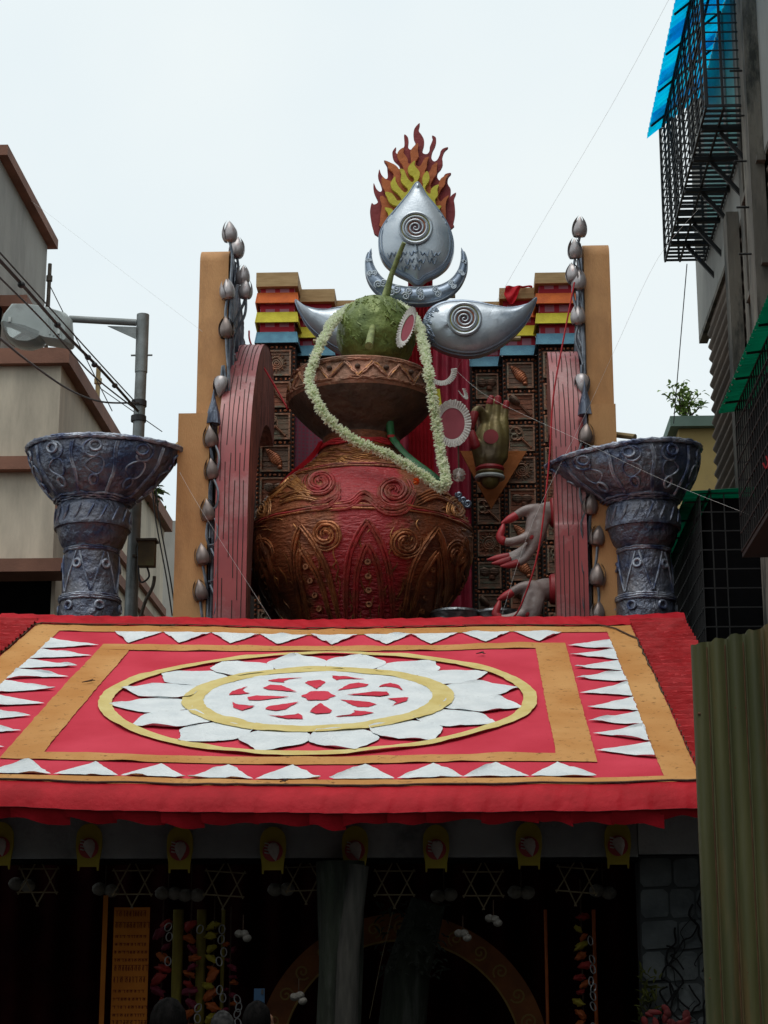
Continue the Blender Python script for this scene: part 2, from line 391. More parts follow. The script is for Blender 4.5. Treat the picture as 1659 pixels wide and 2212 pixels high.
# ---------------------------------------------------------------- great copper pot
def pot_material():
    m = mat('pot_copper', (0.36, 0.110, 0.042), (0.14, 0.050, 0.026), scale=3.2, rough=0.42, metal=0.45, bump=0.8, bscale=9, dirt=(0.07, 0.04, 0.022), dscale=3.2, dlo=0.54, dhi=0.74, dist=0.05, bstretch=(1.2, 1.2, 4.0))
    n = m.node_tree.nodes; l = m.node_tree.links; b = n['Principled BSDF']
    tc = n.new('ShaderNodeTexCoord'); sp = n.new('ShaderNodeSeparateXYZ')
    nz = n.new('ShaderNodeTexNoise'); nz.inputs['Scale'].default_value = 1.7; nz.inputs['Detail'].default_value = 7; nz.inputs['Roughness'].default_value = .65
    l.new(tc.outputs['Object'], nz.inputs['Vector']); l.new(tc.outputs['Object'], sp.inputs['Vector'])
    a = n.new('ShaderNodeMath'); a.operation = 'MULTIPLY_ADD'; l.new(nz.outputs['Fac'], a.inputs[0]); a.inputs[1].default_value = 1.5
    l.new(sp.outputs['X'], a.inputs[2])
    hf = n.new('ShaderNodeMath'); hf.operation = 'MULTIPLY'; hf.inputs[1].default_value = .5; l.new(a.outputs[0], hf.inputs[0])
    cr = n.new('ShaderNodeValToRGB'); e = cr.color_ramp.elements
    e[0].position = 0.13; e[0].color = (0, 0, 0, 1); e[1].position = 0.22; e[1].color = (1, 1, 1, 1)
    x = e.new(0.60); x.color = (1, 1, 1, 1); x = e.new(0.68); x.color = (0, 0, 0, 1)
    
    l.new(hf.outputs[0], cr.inputs['Fac'])
    # only on the camera side (y < 0) of the body below the neck
    ys = n.new('ShaderNodeMath'); ys.operation = 'LESS_THAN'; l.new(sp.outputs['Y'], ys.inputs[0]); ys.inputs[1].default_value = -0.25
    zs = n.new('ShaderNodeMath'); zs.operation = 'LESS_THAN'; l.new(sp.outputs['Z'], zs.inputs[0]); zs.inputs[1].default_value = POT_RED_Z
    m1 = n.new('ShaderNodeMath'); m1.operation = 'MULTIPLY'; l.new(ys.outputs[0], m1.inputs[0]); l.new(zs.outputs[0], m1.inputs[1])
    m2 = n.new('ShaderNodeMath'); m2.operation = 'MULTIPLY'; l.new(cr.outputs['Color'], m2.inputs[0]); l.new(m1.outputs[0], m2.inputs[1])
    old = b.inputs['Base Color'].links[0].from_socket
    mm = n.new('ShaderNodeMix'); mm.data_type = 'RGBA'; l.new(m2.outputs[0], mm.inputs[0]); l.new(old, mm.inputs[6]); mm.inputs[7].default_value = (0.36, 0.022, 0.028, 1)
    l.new(mm.outputs[2], b.inputs['Base Color'])
    inv = n.new('ShaderNodeMath'); inv.operation = 'MULTIPLY_ADD'; l.new(m2.outputs[0], inv.inputs[0]); inv.inputs[1].default_value = -0.45; inv.inputs[2].default_value = 0.45
    l.new(inv.outputs[0], b.inputs['Metallic'])
PX, PY = 780, 22.2
_k = at(PX+100, 1100, PY).x-at(PX, 1100, PY).x; PK = _k/100       # metres per picture unit here
def zpx(y): return at(PX, y, PY).z
PA = Vector((at(PX, 1100, PY).x, PY, 0))
PZ0 = zpx(1420)
POT_RED_Z = zpx(1044)-PZ0
pot_material()
mat('pot_straw', (0.50, 0.23, 0.075), (0.22, 0.09, 0.038), scale=7, rough=0.38, metal=0.55, bump=0.5, bscale=30)
mat('pot_ridge', (0.40, 0.14, 0.05), (0.15, 0.055, 0.027), scale=5, rough=0.4, metal=0.5, bump=0.7, bscale=25)
mat('pot_ridge_red', (0.36, 0.022, 0.026), (0.20, 0.045, 0.022), scale=5, rough=0.5, metal=0.1, bump=0.7, bscale=25)
mat('pot_rim', (0.44, 0.20, 0.125), (0.17, 0.09, 0.055), scale=4, rough=0.5, metal=0.3, bump=0.8, bscale=14, dist=0.04)
mat('pot_dark', (0.10, 0.055, 0.035), (0.05, 0.03, 0.022), scale=4, rough=0.7, metal=0.2, bump=0.7, bscale=10, dist=0.05)
PROF = [(120, 1420), (150, 1370), (172, 1335), (194, 1300), (222, 1258), (236, 1220), (241, 1180), (236, 1147), (222, 1114), (200, 1084), (172, 1056), (140, 1030), (113, 1009), (96, 990), (87, 970), (84, 950)]
PR = [tuple(p) for p in smooth_path(PROF, 5)]
def Rof(y):
    for (r0, y0), (r1, y1) in zip(PR, PR[1:]):
        if y0 >= y >= y1: return r0+(r1-r0)*(y0-y)/(y0-y1+1e-9)
    return PR[0][0] if y > PR[0][1] else PR[-1][0]
def psurf(th, y, h=0.0):
    r = Rof(y)*PK; dr = (Rof(y-3)-Rof(y+3))*PK/(zpx(y-3)-zpx(y+3))
    N = Vector((1, 0, -dr)).normalized()
    r += N.x*h; z = zpx(y)+N.z*h
    return Vector((PA.x+r*math.sin(th), PA.y-r*math.cos(th), z))
def find(x, y):
    """belt angle and height of the point of the pot's front seen at picture point x, y"""
    best = None; yc = 960.0
    while yc < 1415:
        r = Rof(yc); s = (x-PX)/r
        if abs(s) <= 1:
            th = math.asin(s); ya = yc-r*math.cos(th)*0.272
            e = abs(ya-y)
            if best is None or e < best[0]: best = (e, th, yc)
        yc += 1.5
    return best[1], best[2]
pot = thing('kalash_pot', 'huge round copper pot with red painted belly and wide flared rim', 'pot', (PA.x, PA.y, PZ0))
MB().lathe([(r*PK, zpx(y)) for r, y in PR], 96, (PA.x, PA.y, 0)).build('body', 'pot_copper', pot)
fl = smooth_path([(84, 952), (90, 943), (112, 925), (142, 897), (159, 876)], 4)
MB().lathe([(p.x*PK, zpx(p.y)) for p in fl], 72, (PA.x, PA.y, 0)).build('neck_flare', 'pot_dark', pot)
rimb = MB().lathe([(158*PK, zpx(877)), (162*PK, zpx(872)), (162*PK, zpx(866)), (156*PK, zpx(845)), (153*PK, zpx(826)), (156*PK, zpx(819)), (150*PK, zpx(815)), (120*PK, zpx(815)), (96*PK, zpx(822))], 72, (PA.x, PA.y, 0)).build('rim', 'pot_rim', pot)
def rim_pt(th, t, h=0.0):   # t 0 bottom .. 1 top of the band
    r = (162-9*t)*PK+h; z = zpx(868-44*t)
    return Vector((PA.x+r*math.sin(th), PA.y-r*math.cos(th), z))
for k in range(16):          # zigzag of straw ridges, a stud in each bay
    t0 = 2*math.pi*k/16
    for a, b in ((0, 1), (1, 2)):
        for q in range(3):
            o_ = rnd(-.03, .03)
            MB().tube([rim_pt(t0+(a+(b-a)*i/5)*math.pi/16+o_*.5+q*.015, (0.1+0.75*(i/5) if a == 0 else 0.85-0.75*(i/5))+rnd(-.05, .05), 0.012+rnd(0, .012)) for i in range(6)], [0.006, .013, .014, .013, .012, .005], 5).build('zigzag_ridge', 'pot_straw' if q == 1 else 'pot_rim', rimb)
    c = rim_pt(t0, 0.62, 0.01)
    MB().ell(c, (.035, .035, .03), 8, 6).build('stud', 'pot_dark', rimb)
mb = MB()
for k in range(150):
    t0 = rnd(0, 6.28); t = random.choice([0.02, 0.06, 0.97, 1.0])+rnd(-.04, .04); w = rnd(.12, .4)
    mb.tube([rim_pt(t0+w*i/5, t+rnd(-.05, .05), 0.008+rnd(0, .014)) for i in range(6)], [0.003, .009, .010, .009, .008, .003], 4)
mb.build('straw_wrapping', 'pot_rim', pot, kind='stuff')
def relief(path, name, m, r=0.022, h=0.012, k=4, q=2, par=None):
    r *= 1.25
    """ridge modelled on the belly along picture points; q strands side by side"""
    P = [find(x, y) for x, y in path]
    P = [Vector((a, b)) for a, b in P]; P = smooth_path(P, k)
    mb = MB()
    for s in range(q):
        d = (s-(q-1)/2)*r*1.5/PK
        pts = []
        for i, p in enumerate(P):
            dd = (P[min(i+1, len(P)-1)]-P[max(i-1, 0)]); dd = Vector((dd.x*200, dd.y)); nn = Vector((-dd.y, dd.x)).normalized() if dd.length > 0 else Vector((0, 1))
            pts.append(psurf(p.x+nn.x*d/200+rnd(-.002, .002), p.y+nn.y*d+rnd(-.5, .5), h+rnd(-.003, .004)))
        n_ = len(pts)
        mb.tube(pts, [r*rnd(.7, 1.15)*min(1, 0.3+4*min(i, n_-1-i)/n_) for i in range(n_)], 6)
    return mb.build(name, m, par or pot)
def sp(cx, cy, r, turns, a0, sgn, ky=0.8):
    return [(p.x, cy+(p.y-cy)*ky) for p in spiral((cx, cy), r*0.12, r, turns, 26, a0, sgn)]
RD, CU_, ST = 'pot_ridge_red', 'pot_ridge', 'pot_straw'
relief(sp(705, 1041, 36, 2.2, 2.5, 1, .75), 'spiral_ridge', RD, .017, q=2, k=2)
relief(sp(858, 1060, 38, 2.2, 0.5, -1, .85), 'spiral_ridge', RD, .017, q=2, k=2)
relief(sp(578, 1095, 22, 1.8, 2.0, 1, 1.3), 'spiral_ridge', ST, .015, q=2, k=2)
relief(sp(985, 1100, 20, 1.8, 1.0, -1, 1.3), 'spiral_ridge', ST, .015, q=2, k=2)
relief(sp(720, 1147, 36, 2.1, 2.6, 1, .95), 'spiral_ridge', CU_, .016, q=2, k=2)
relief(sp(882, 1165, 34, 2.1, 0.4, -1, 1.0), 'spiral_ridge', CU_, .016, q=2, k=2)
relief(sp(583, 1190, 26, 1.7, 2.2, 1, 1.35), 'spiral_ridge', CU_, .016, q=2, k=2)
relief(sp(985, 1195, 22, 1.7, 0.9, -1, 1.4), 'spiral_ridge', CU_, .016, q=2, k=2)
for d in (0, 12):      # scroll stems from spiral to spiral
    relief([(742, 1040+d), (745, 1062+d), (720, 1080+d), (690, 1082+d)], 'scroll_stem', RD, .014)
    relief([(900, 1058+d), (880, 1090+d), (840, 1092+d), (800, 1062+d), (770, 1080+d), (730, 1086+d)], 'scroll_stem', RD, .014)
    relief([(668, 1045+d), (640, 1030+d), (612, 1052+d), (585, 1070+d)], 'scroll_stem', ST, .016)
    relief([(690, 1075-d), (650, 1050-d), (625, 1040-d)], 'scroll_stem', ST, .014)
    relief([(700, 1078-d), (660, 1072-d), (620, 1085-d)], 'scroll_stem', ST, .014)
    relief([(905, 1075+d), (940, 1062+d), (975, 1078+d), (1000, 1110+d)], 'scroll_stem', CU_, .016)
for y0, nm in ((1000, 'shoulder_ring'), (1084, 'belly_ring')):   # rings of twisted straw round the pot
    _, yc = find(PX, y0)
    for q in range(3):
        MB().tube([psurf(2*math.pi*i/90, yc+q*5+2.5*noise.noise((i*.25, q, y0)), 0.006+0.008*random.random()) for i in range(90)], [0.014*rnd(.6, 1.2) for i in range(90)], 6, closed=True).build(nm, RD if q == 1 else CU_, pot)
def ogive(cx, top, bot, w, m, lean=0.0):
    for g in (0, 1):
        s = 1-0.42*g; t = top+g*48
        for sg in (-1, 1):
            relief([(cx, t), (cx+sg*w*.45*s+lean*.15, t+(bot-t)*.18), (cx+sg*w*.8*s+lean*.4, t+(bot-t)*.45), (cx+sg*w*.9*s+lean*.8, bot)], 'leaf_ridge', m, .018, q=2)
    for i in range(4):
        th, yc = find(cx+lean*(.25+.18*i), top+88+i*30)
        MB().lathe([(0.02, 0), (.042, .01), (.036, .03), (.018, .03), (.012, .012)], 10, psurf(th, yc, 0.0), Matrix.Rotation(th, 3, 'Z') @ Matrix.Rotation(R_(90), 3, 'X')).build('stud', CU_, pot)
ogive(805, 1118, 1332, 52, RD)
ogive(668, 1128, 1330, 44, CU_, 46)
ogive(945, 1138, 1330, 42, CU_, -44)
ogive(575, 1150, 1310, 20, CU_, 26)
ogive(1003, 1160, 1300, 14, CU_, -20)
mb = MB()
for k in range(620):
    z = random.random()
    if z < 0.45: th0 = rnd(-3.14, 3.14); y0 = rnd(985, 1046)
    elif z < 0.62: th0 = random.choice([-1, 1])*rnd(.75, 1.9); y0 = rnd(1050, 1180)
    else: th0 = rnd(-3.14, 3.14); y0 = rnd(1180, 1400)
    vertical = z >= 0.62
    L = rnd(.12, .38); pts = []
    for i in range(6):
        if vertical: pts.append(psurf(th0+.02*math.sin(i+k), y0-8+i*L*26, .002+rnd(0, .008)))
        else: pts.append(psurf(th0+L*i/5*(150/Rof(y0)), y0+rnd(-1.2, 1.2)-i*L*14*(1 if th0 > 0 else -1)*.5, .003+rnd(0, .010)))
    mb.tube(pts, [0.002, .0075, .010, .009, .007, .002], 4)
mb.build('straw_strands', 'pot_straw', pot, kind='stuff')
# red thread and cloth round the neck, green tassel
mat('thread_red', (0.50, 0.012, 0.018), (0.33, 0.01, 0.012), scale=20, rough=0.7)
mat('tassel_green', (0.02, 0.16, 0.045), (0.01, 0.07, 0.02), scale=14, stretch=(1, 1, .2), rough=0.5)
mat('cloth_crimson', (0.34, 0.012, 0.04), (0.22, 0.006, 0.025), scale=4, rough=0.6)
nk = MB()
for q in range(3):
    nk.tube([psurf(2*math.pi*i/60, 972+q*4+2*math.sin(i*.9+q), 0.02) for i in range(60)], 0.014, 6, closed=True)
tag(nk.build('neck_thread', 'thread_red', base=(PA.x, PA.y, zpx(972))), 'red cotton thread wound round the neck of the copper pot', 'thread')
tas = thing('silk_tassel', 'green silk tassel hanging from the red neck thread', 'tassel', psurf(.75, 975, .05))
ta, tb = psurf(.80, 965, .05), psurf(1.0, 1062, .05)
MB().tube([ta+Vector((-.02, -.03, .18)), ta, ], [.05, .045], 10).build('head', 'tassel_green', tas)
MB().tube([ta+Vector((0, 0, .015)), ta-Vector((0, 0, .02))], .05, 10).build('binding', 'thread_red', tas)
mb = MB()
for k in range(90):
    e = psurf(.80+rnd(-.02, .42), rnd(1035, 1075), .06); m_ = psurf(.82+rnd(-.04, .16), 1012, .08)
    mb.tube(smooth_path([ta+Vector((rnd(-.03, .03), rnd(-.03, .03), 0)), m_, e], 4), .013, 4)
mb.build('fringe', 'tassel_green', tas, kind='stuff')
nc = MB()
def ncl(a, b):
    p = psurf(-1.0-.55*b-.12*a, 970+110*b*(0.55+0.35*a), .05+.03*math.sin(a*9))
    return p
fixn(tag(nc.grid(ncl, 14, 12).build('neck_cloth', 'satin_red', base=psurf(-1, 975)), 'narrow red cloth strip trailing from the pot neck over its shoulder', 'cloth'))
# ---------------------------------------------------------------- green coconut
mat('coconut_green', (0.24, 0.30, 0.075), (0.09, 0.13, 0.035), scale=2.2, rough=0.42, metal=0.25, bump=1.0, bscale=5, dist=0.06, dirt=(0.025, 0.035, 0.012), dscale=2.2, dlo=0.52, dhi=0.7)
mat('stem_green', (0.26, 0.30, 0.11), (0.13, 0.16, 0.05), scale=12, rough=0.6, bump=0.4)
CC = at(812, 724, 22.2)
coc = thing('green_coconut', 'green foil covered coconut with a tall stem sitting on the pot', 'coconut', CC-Vector((0, 0, .45)))
mb = MB()
def cocp(th, ph, h=0):
    r = 86*PK*(1+.03*math.cos(3*th))*(math.sin(ph)**.85)+h*math.sin(ph)
    return CC+Vector((r*math.sin(th), -r*math.cos(th), .48*math.cos(ph)*(1 if ph < 1.57 else 1.0)+h*math.cos(ph)))
mb.grid(lambda a, b: cocp(2*math.pi*a, .02+3.08*b, .02*noise.noise((a*9, b*9, 1))), 64, 40).build('husk', 'coconut_green', coc)
for k in range(90):     # crinkles of the foil
    th, ph = rnd(-1.7, 1.7), rnd(.4, 1.9); pts = []
    for i in range(7):
        pts.append(cocp(th, ph, -.004+rnd(0, .006))); th += rnd(-.05, .08); ph += rnd(.0, .09)
    MB().tube(pts, [.002, .010, .014, .013, .011, .009, .002], 4).build('crinkle', 'coconut_green', coc)
s0 = at(832, 645, 22.15); s1 = at(845, 595, 22.05); s2 = at(860, 555, 21.95); s3 = at(873, 524, 21.85)
MB().tube([s0-Vector((0, 0, .06)), s0, s1, s2, s3], [.10, .055, .034, .030, .028], 10).build('stem', 'stem_green', coc)
b0 = at(806, 702, 21.78); b1 = at(801, 725, 21.55); b2 = at(797, 747, 21.35)
MB().tube([b0+Vector((0, .1, .02)), b0, b1, b2], [.05, .035, .045, .05], 10).build('stub', 'stem_green', coc)
# ---------------------------------------------------------------- tuberose garland
mat('tuberose', (0.90, 0.92, 0.80), (0.80, 0.86, 0.62), scale=9, rough=0.6, spec=0.3)
_t = MATS['tuberose'].node_tree; _tl = _t.nodes.new('ShaderNodeBsdfTranslucent'); _tx = _t.nodes.new('ShaderNodeMixShader'); _tx.inputs[0].default_value = .45; _tl.inputs['Color'].default_value = (.92, .95, .8, 1)
_t.links.new(_t.nodes['Principled BSDF'].outputs[0], _tx.inputs[1]); _t.links.new(_tl.outputs[0], _tx.inputs[2]); _t.links.new(_tx.outputs[0], _t.nodes['Material Output'].inputs['Surface'])
mat('thread_green', (0.5, 0.6, 0.32), None, rough=0.8)
mat('marigold', (0.75, 0.13, 0.01), (0.6, 0.08, 0.005), scale=20, rough=0.7)
GP = [(805, 655, 22.75), (762, 664, 22.5), (733, 682, 22.05), (712, 706, 21.72), (688, 755, 21.42), (668, 818, 21.22), (684, 866, 21.05), (716, 912, 21.0), (770, 953, 21.0), (830, 978, 20.98), (885, 1008, 20.95), (935, 1042, 20.93), (957, 1053, 20.93), (963, 1035, 20.95), (954, 990, 21.05), (945, 930, 21.12), (936, 870, 21.15), (925, 800, 21.2), (915, 745, 21.45), (904, 706, 21.75), (888, 680, 22.3), (860, 660, 22.65), (830, 653, 22.75)]
gp = smooth_path([at(*p) for p in GP], 14)
gar = thing('flower_garland', 'long white tuberose garland looped over coconut and pot', 'garland', at(812, 1050, 20.93))
MB().tube(gp, .022, 6).build('cord', 'thread_green', gar)
mb = MB()
for i in range(len(gp)-1):
    for s in range(3):
        c = gp[i].lerp(gp[i+1], s/3); d = (gp[i+1]-gp[i]).normalized()
        for k in range(7):
            ax = Vector((rnd(-1, 1), rnd(-1, 1), rnd(-1, 1))); ax = (ax-d*ax.dot(d)).normalized()
            L = rnd(.046, .080)*(1+.28*noise.noise((i*.21, s*.07, 3))); tip = c+ax*L+d*rnd(-.03, .03)
            e = ax.cross(d).normalized(); w = rnd(.010, .019)
            base = c+ax*.015
            for g in range(2):
                e2 = (e if g == 0 else d*.8+e*.2)
                mb.add([base, base+(tip-base)*.62+e2*w, tip+e2*rnd(-.008, .008), base+(tip-base)*.62-e2*w], [(0, 1, 2, 3)])
mb.build('florets', 'tuberose', gar, smooth=0, kind='stuff')
mc = at(899, 1040, 20.88)
mb = MB()
for k in range(60):
    ax = Vector((rnd(-1, 1), rnd(-1, 1), rnd(-1, 1))).normalized(); e = ax.cross(Vector((.3, .2, .9))).normalized()
    mb.add([mc+ax*.01+e*.006, mc+ax*rnd(.03, .045)+e*.014, mc+ax*.04-e*.014, mc+ax*.01-e*.006], [(0, 1, 2, 3)])
mb.build('marigold_flower', 'marigold', gar, smooth=0)
# ---------------------------------------------------------------- silver eyes, crescent and flames above the pot
def silver(name, c1, c2, rough=.36, metal=.55, **k): mat(name, c1, c2, scale=2.4, rough=rough, metal=metal, bump=.12, bscale=30, **k)
silver('silver_paint', (0.50, 0.55, 0.60), (0.40, 0.45, 0.50), dirt=(.2, .25, .32), dscale=1.6, dlo=.52, dhi=.72)
silver('silver_blue', (0.30, 0.36, 0.44), (0.19, 0.24, 0.32))
silver('silver_dark', (0.12, 0.14, 0.17), (0.07, 0.085, 0.11))
mat('pupil_maroon', (0.12, 0.03, 0.04), (0.06, 0.02, 0.03), rough=.5)
mat('pupil_green', (0.33, 0.34, 0.05), (0.25, 0.22, 0.05), rough=.5)
mat('pupil_rust', (0.30, 0.09, 0.03), None, rough=.5)
def Z1(p): return (597.2+p[0]*.36, 232.3+p[1]*.36)
def inflate(mb, outline, spine, Y, h, rings=9, back=.05, pw=2.2):
    """pillow-shaped solid: picture outline on plane Y, bulging h towards the street round a spine"""
    def near(p):
        best = None
        for a, b in zip(spine, spine[1:]):
            a = Vector(a); b = Vector(b); d = b-a; t = max(0, min(1, (p-a).dot(d)/d.length_squared)); q = a+d*t
            e = (p-q).length
            if best is None or e < best[0]: best = (e, q)
        return best[1]
    S = [near(p) for p in outline]; n = len(outline); vs = []; fs = []
    mw = max((p-s).length for p, s in zip(outline, S))
    for k in range(rings+1):
        t = math.sin(k/rings*math.pi/2)
        for p, s in zip(outline, S):
            q = s+(p-s)*t; hh = h*((p-s).length/mw)**.5*max(0, 1-t**pw)**.5
            w = at(q.x, q.y, Y); vs.append(w-Vector((0, hh, 0)))
    for p in outline: w = at(p.x, p.y, Y); vs.append(w+Vector((0, back, 0)))
    for k in range(rings+1):
        for i in range(n):
            j = (i+1) % n; fs.append((k*n+i, k*n+j, (k+1)*n+j, (k+1)*n+i))
    fs.append(tuple((rings+1)*n+i for i in range(n)))
    def surf(p):
        s = near(p); d = None
        best = min(range(n), key=lambda i: abs((outline[i]-S[i]).angle(p-s, 9)) + (outline[i]-p).length*.002 if (p-s).length > .01 else (outline[i]-p).length)
        t = min(1, (p-s).length/max((outline[best]-S[best]).length, 1e-6))
        return at(p.x, p.y, Y)-Vector((0, h*((outline[best]-S[best]).length/mw)**.5*max(0, 1-t**pw)**.5, 0))
    mb.add(vs, fs); return surf
def eye(name, label, out, spine, ctr, r, Y, waves, tint='silver_paint'):
    out = [Vector(Z1(p)) for p in out]; out = smooth_path(out, 5, True)
    spine = [Z1(p) for p in spine]; c = Vector(Z1(ctr)); r *= .36
    base = at(c.x, max(p.y for p in out), Y)
    t = thing(name, label, 'eye ornament', base, 'silver painted eyes of the tableau')
    mb = MB(); surf = inflate(mb, out, spine, Y, .22)
    fixn(mb.build('body', tint, t, smooth=60))
    # double incised rim lines
    cen = Vector(spine[0])
    for q in (.965, .90):
        pts = []
        for p in out:
            s = min((Vector(a)+(Vector(b)-Vector(a))*k/6 for a, b in zip(spine, spine[1:]) for k in range(7)), key=lambda e: (e-p).length)
            w = s+(p-s)*q; pts.append(surf(w)-Vector((0, .002, 0)))
        MB().tube(pts, .010, 5, closed=True).build('rim_line', 'silver_blue', t)
    p0 = at(c.x, c.y, Y)-Vector((0, .222, 0)); px = PK
    def disc(r0, r1, m, h, nm):
        mb = MB(); n = 48; vs = []
        for rr in (r0, r1):
            for i in range(n):
                a = 2*math.pi*i/n; vs.append(p0+Vector((rr*px*math.cos(a), -h, rr*px*math.sin(a))))
        mb.add(vs, [(i, (i+1) % n, n+(i+1) % n, n+i) for i in range(n)]); return fixn(mb.build(nm, m, t))
    mb = MB(); n = 48
    vs = [p0+Vector((rr*px*math.cos(2*math.pi*i/n), hh, rr*px*math.sin(2*math.pi*i/n))) for rr, hh in ((r*1.02, .06), (r*1.0, -.012)) for i in range(n)]
    mb.add(vs, [(i, (i+1) % n, n+(i+1) % n, n+i) for i in range(n)]+[tuple(range(n, 2*n))])
    dsc = fixn(mb.build('iris', 'silver_blue', t))
    disc(r*.82, r*.95, 'pupil_green', .016, 'iris_ring'); disc(r*.42, r*.74, 'pupil_rust', .016, 'iris_ring'); disc(0.0, r*.42, 'pupil_maroon', .016, 'iris_ring')
    for rr, w in ((1.03, .022), (.78, .016)):
        MB().tube([p0+Vector((r*rr*px*math.cos(2*math.pi*i/48), -.02, r*rr*px*math.sin(2*math.pi*i/48))) for i in range(48)], w, 6, closed=True).build('iris_rim', tint, t)
    MB().tube([p0+Vector((q.x*px, -.026, q.y*px)) for q in spiral((0, 0), r*.02, r*.74, 2.9, 90, 1.0)], [.008+.010*i/90 for i in range(91)], 6).build('iris_spiral', tint, t)
    for w in waves:
        pts = [surf(Vector(Z1(p)))-Vector((0, .004, 0)) for p in smooth_path([Vector(p) for p in w], 3)]
        MB().tube(pts, [.011*min(1, .4+i*.2, .4+(len(pts)-1-i)*.2) for i in range(len(pts))], 5).build('wave_relief', 'silver_blue', t)
    return t
random.seed(21)
w3 = []
for row, y0 in enumerate((905, 945, 985)):
    x = 668+row*42
    while x < 965-row*44:
        w3.append([(x, y0-rnd(5, 15)), (x+12, y0+rnd(10, 28)), (x+26, y0-rnd(0, 12)), (x+38, y0+rnd(5, 22)), (x+52, y0-rnd(5, 20))]); x += 66
eye('third_eye', 'upright silver teardrop eye with spiral pupil in front of the flames',
    [(848, 452), (905, 535), (965, 605), (1020, 685), (1054, 755), (1067, 820), (1060, 890), (1030, 958), (970, 1010), (900, 1043), (850, 1078), (790, 1040), (720, 1005), (652, 950), (620, 890), (610, 820), (617, 755), (655, 685), (722, 605), (790, 525)],
    [(838, 830), (842, 700), (847, 500)], (838, 766), 100, 23.0, w3)
wr = []
for k in range(26):
    a_ = R_(128+104*((k*7) % 26)/26); q_ = (.74, .84, .94)[k % 3]
    x, y = 1040+q_*162*math.cos(a_), 1322-q_*150*math.sin(a_)
    wr.append([(x-12, y-14), (x-3, y-5), (x-9, y+3), (x+4, y+8), (x+10, y+16)])
RE = [(1560, 1145), (1500, 1185), (1400, 1206), (1300, 1192), (1200, 1170), (1100, 1160), (1000, 1172), (930, 1206), (888, 1260), (872, 1320), (890, 1390), (935, 1436), (1000, 1472), (1080, 1496), (1160, 1503), (1240, 1490), (1340, 1442), (1430, 1370), (1500, 1290), (1542, 1210)]
RS = [(1050, 1325), (1180, 1330), (1320, 1300), (1450, 1240), (1550, 1155)]
eye('slanting_eye', 'silver eye with spiral pupil and tail curving up towards the red draped tower', RE, RS, (1128, 1308), 98, 22.75, wr)
mir = lambda L: [(1675-x, y+12) for x, y in L]
eye('slanting_eye', 'silver eye half hidden behind the green coconut', list(reversed(mir(RE))), mir(RS), (1675-1128, 1320), 98, 22.85, [mir(w) for w in wr])
cres = thing('silver_crescent', 'silver crescent moon with scrollwork below the upright eye', 'crescent', at(900, 665, 22.9))
co = smooth_path([Vector(Z1(p)) for p in [(570, 843), (540, 895), (530, 960), (542, 1040), (582, 1108), (650, 1160), (740, 1190), (840, 1200), (940, 1190), (1030, 1152), (1100, 1090), (1140, 1010), (1148, 945), (1136, 890), (1108, 838)]], 6)
ci = smooth_path([Vector(Z1(p)) for p in [(570, 843), (572, 900), (592, 965), (638, 1028), (700, 1065), (770, 1080), (815, 1082), (840, 1083), (900, 1080), (980, 1070), (1048, 1032), (1088, 980), (1104, 930), (1109, 885), (1108, 838)]], 6)
def cpt(i, s): p = ci[i].lerp(co[i], s); w = (co[i]-ci[i]).length/42; return at(p.x, p.y, 22.9)-Vector((0, .13*min(1, w)**.6*max(0, math.sin(math.pi*s))**.5, 0))
n = len(co); mb = MB()
mb.grid(lambda a, b: cpt(min(n-1, int(round(a*(n-1)))), b), n-1, 10); mb.grid(lambda a, b: cpt(min(n-1, int(round(a*(n-1)))), 1-b)*1.0 if b in (0, 1) else cpt(min(n-1, int(round(a*(n-1)))), 1-b)+Vector((0, .2, 0)), n-1, 4)
cb = mb.build('body', 'silver_blue', cres, smooth=60)
for k in range(9, n-9, 7):
    sc = (co[k]-ci[k]).length
    for s0, a0, sg in ((.38, 0, 1), (.66, 2.4, -1)):
        c = ci[k].lerp(co[k], s0); rr = sc*.20
        pts = []
        for q in spiral((c.x, c.y), rr*.1, rr, 1.7, 16, a0+k, sg):
            pts.append(at(q.x, q.y, 22.9)-Vector((0, .135*min(1, sc/42)**.6, 0)))
        MB().tube(pts, .011, 5).build('scroll', 'silver_paint', cb)
for e in (.08, .9):
    MB().tube([cpt(i, e)-Vector((0, .006, 0)) for i in range(4, n-4)], .010, 5).build('rim_line', 'silver_paint', cb)
# flame crest: three layers of cut board
RED = [(615, 775), (580, 730), (563, 650), (563, 610), (572, 575), (585, 584), (605, 575), (608, 560), (590, 520), (582, 490), (584, 455), (600, 490), (622, 508), (633, 495), (625, 460), (610, 420), (612, 395), (618, 373), (630, 405), (655, 430), (668, 420), (665, 380), (662, 350), (645, 320), (680, 330), (715, 355), (740, 372), (735, 345), (705, 315), (695, 280), (700, 260), (718, 240), (715, 270), (735, 285), (745, 260), (765, 240), (768, 215), (766, 165), (785, 175), (793, 200), (790, 240), (805, 255), (825, 240), (835, 215), (825, 190), (822, 160), (830, 125), (860, 95), (853, 140), (870, 165), (885, 195), (885, 225), (876, 260), (882, 278), (905, 280), (918, 262), (920, 240), (930, 215), (938, 190), (933, 170), (955, 180), (958, 205), (950, 235), (935, 265), (930, 305), (945, 325), (965, 315), (980, 285), (985, 265), (1000, 248), (1030, 240), (1008, 262), (995, 300), (998, 340), (985, 370), (968, 390), (965, 420), (980, 440), (1000, 420), (1015, 400), (1048, 395), (1030, 420), (1028, 460), (1045, 490), (1045, 520), (1040, 540), (1055, 525), (1078, 513), (1065, 550), (1070, 590), (1072, 640), (1060, 700), (1048, 728), (840, 860)]
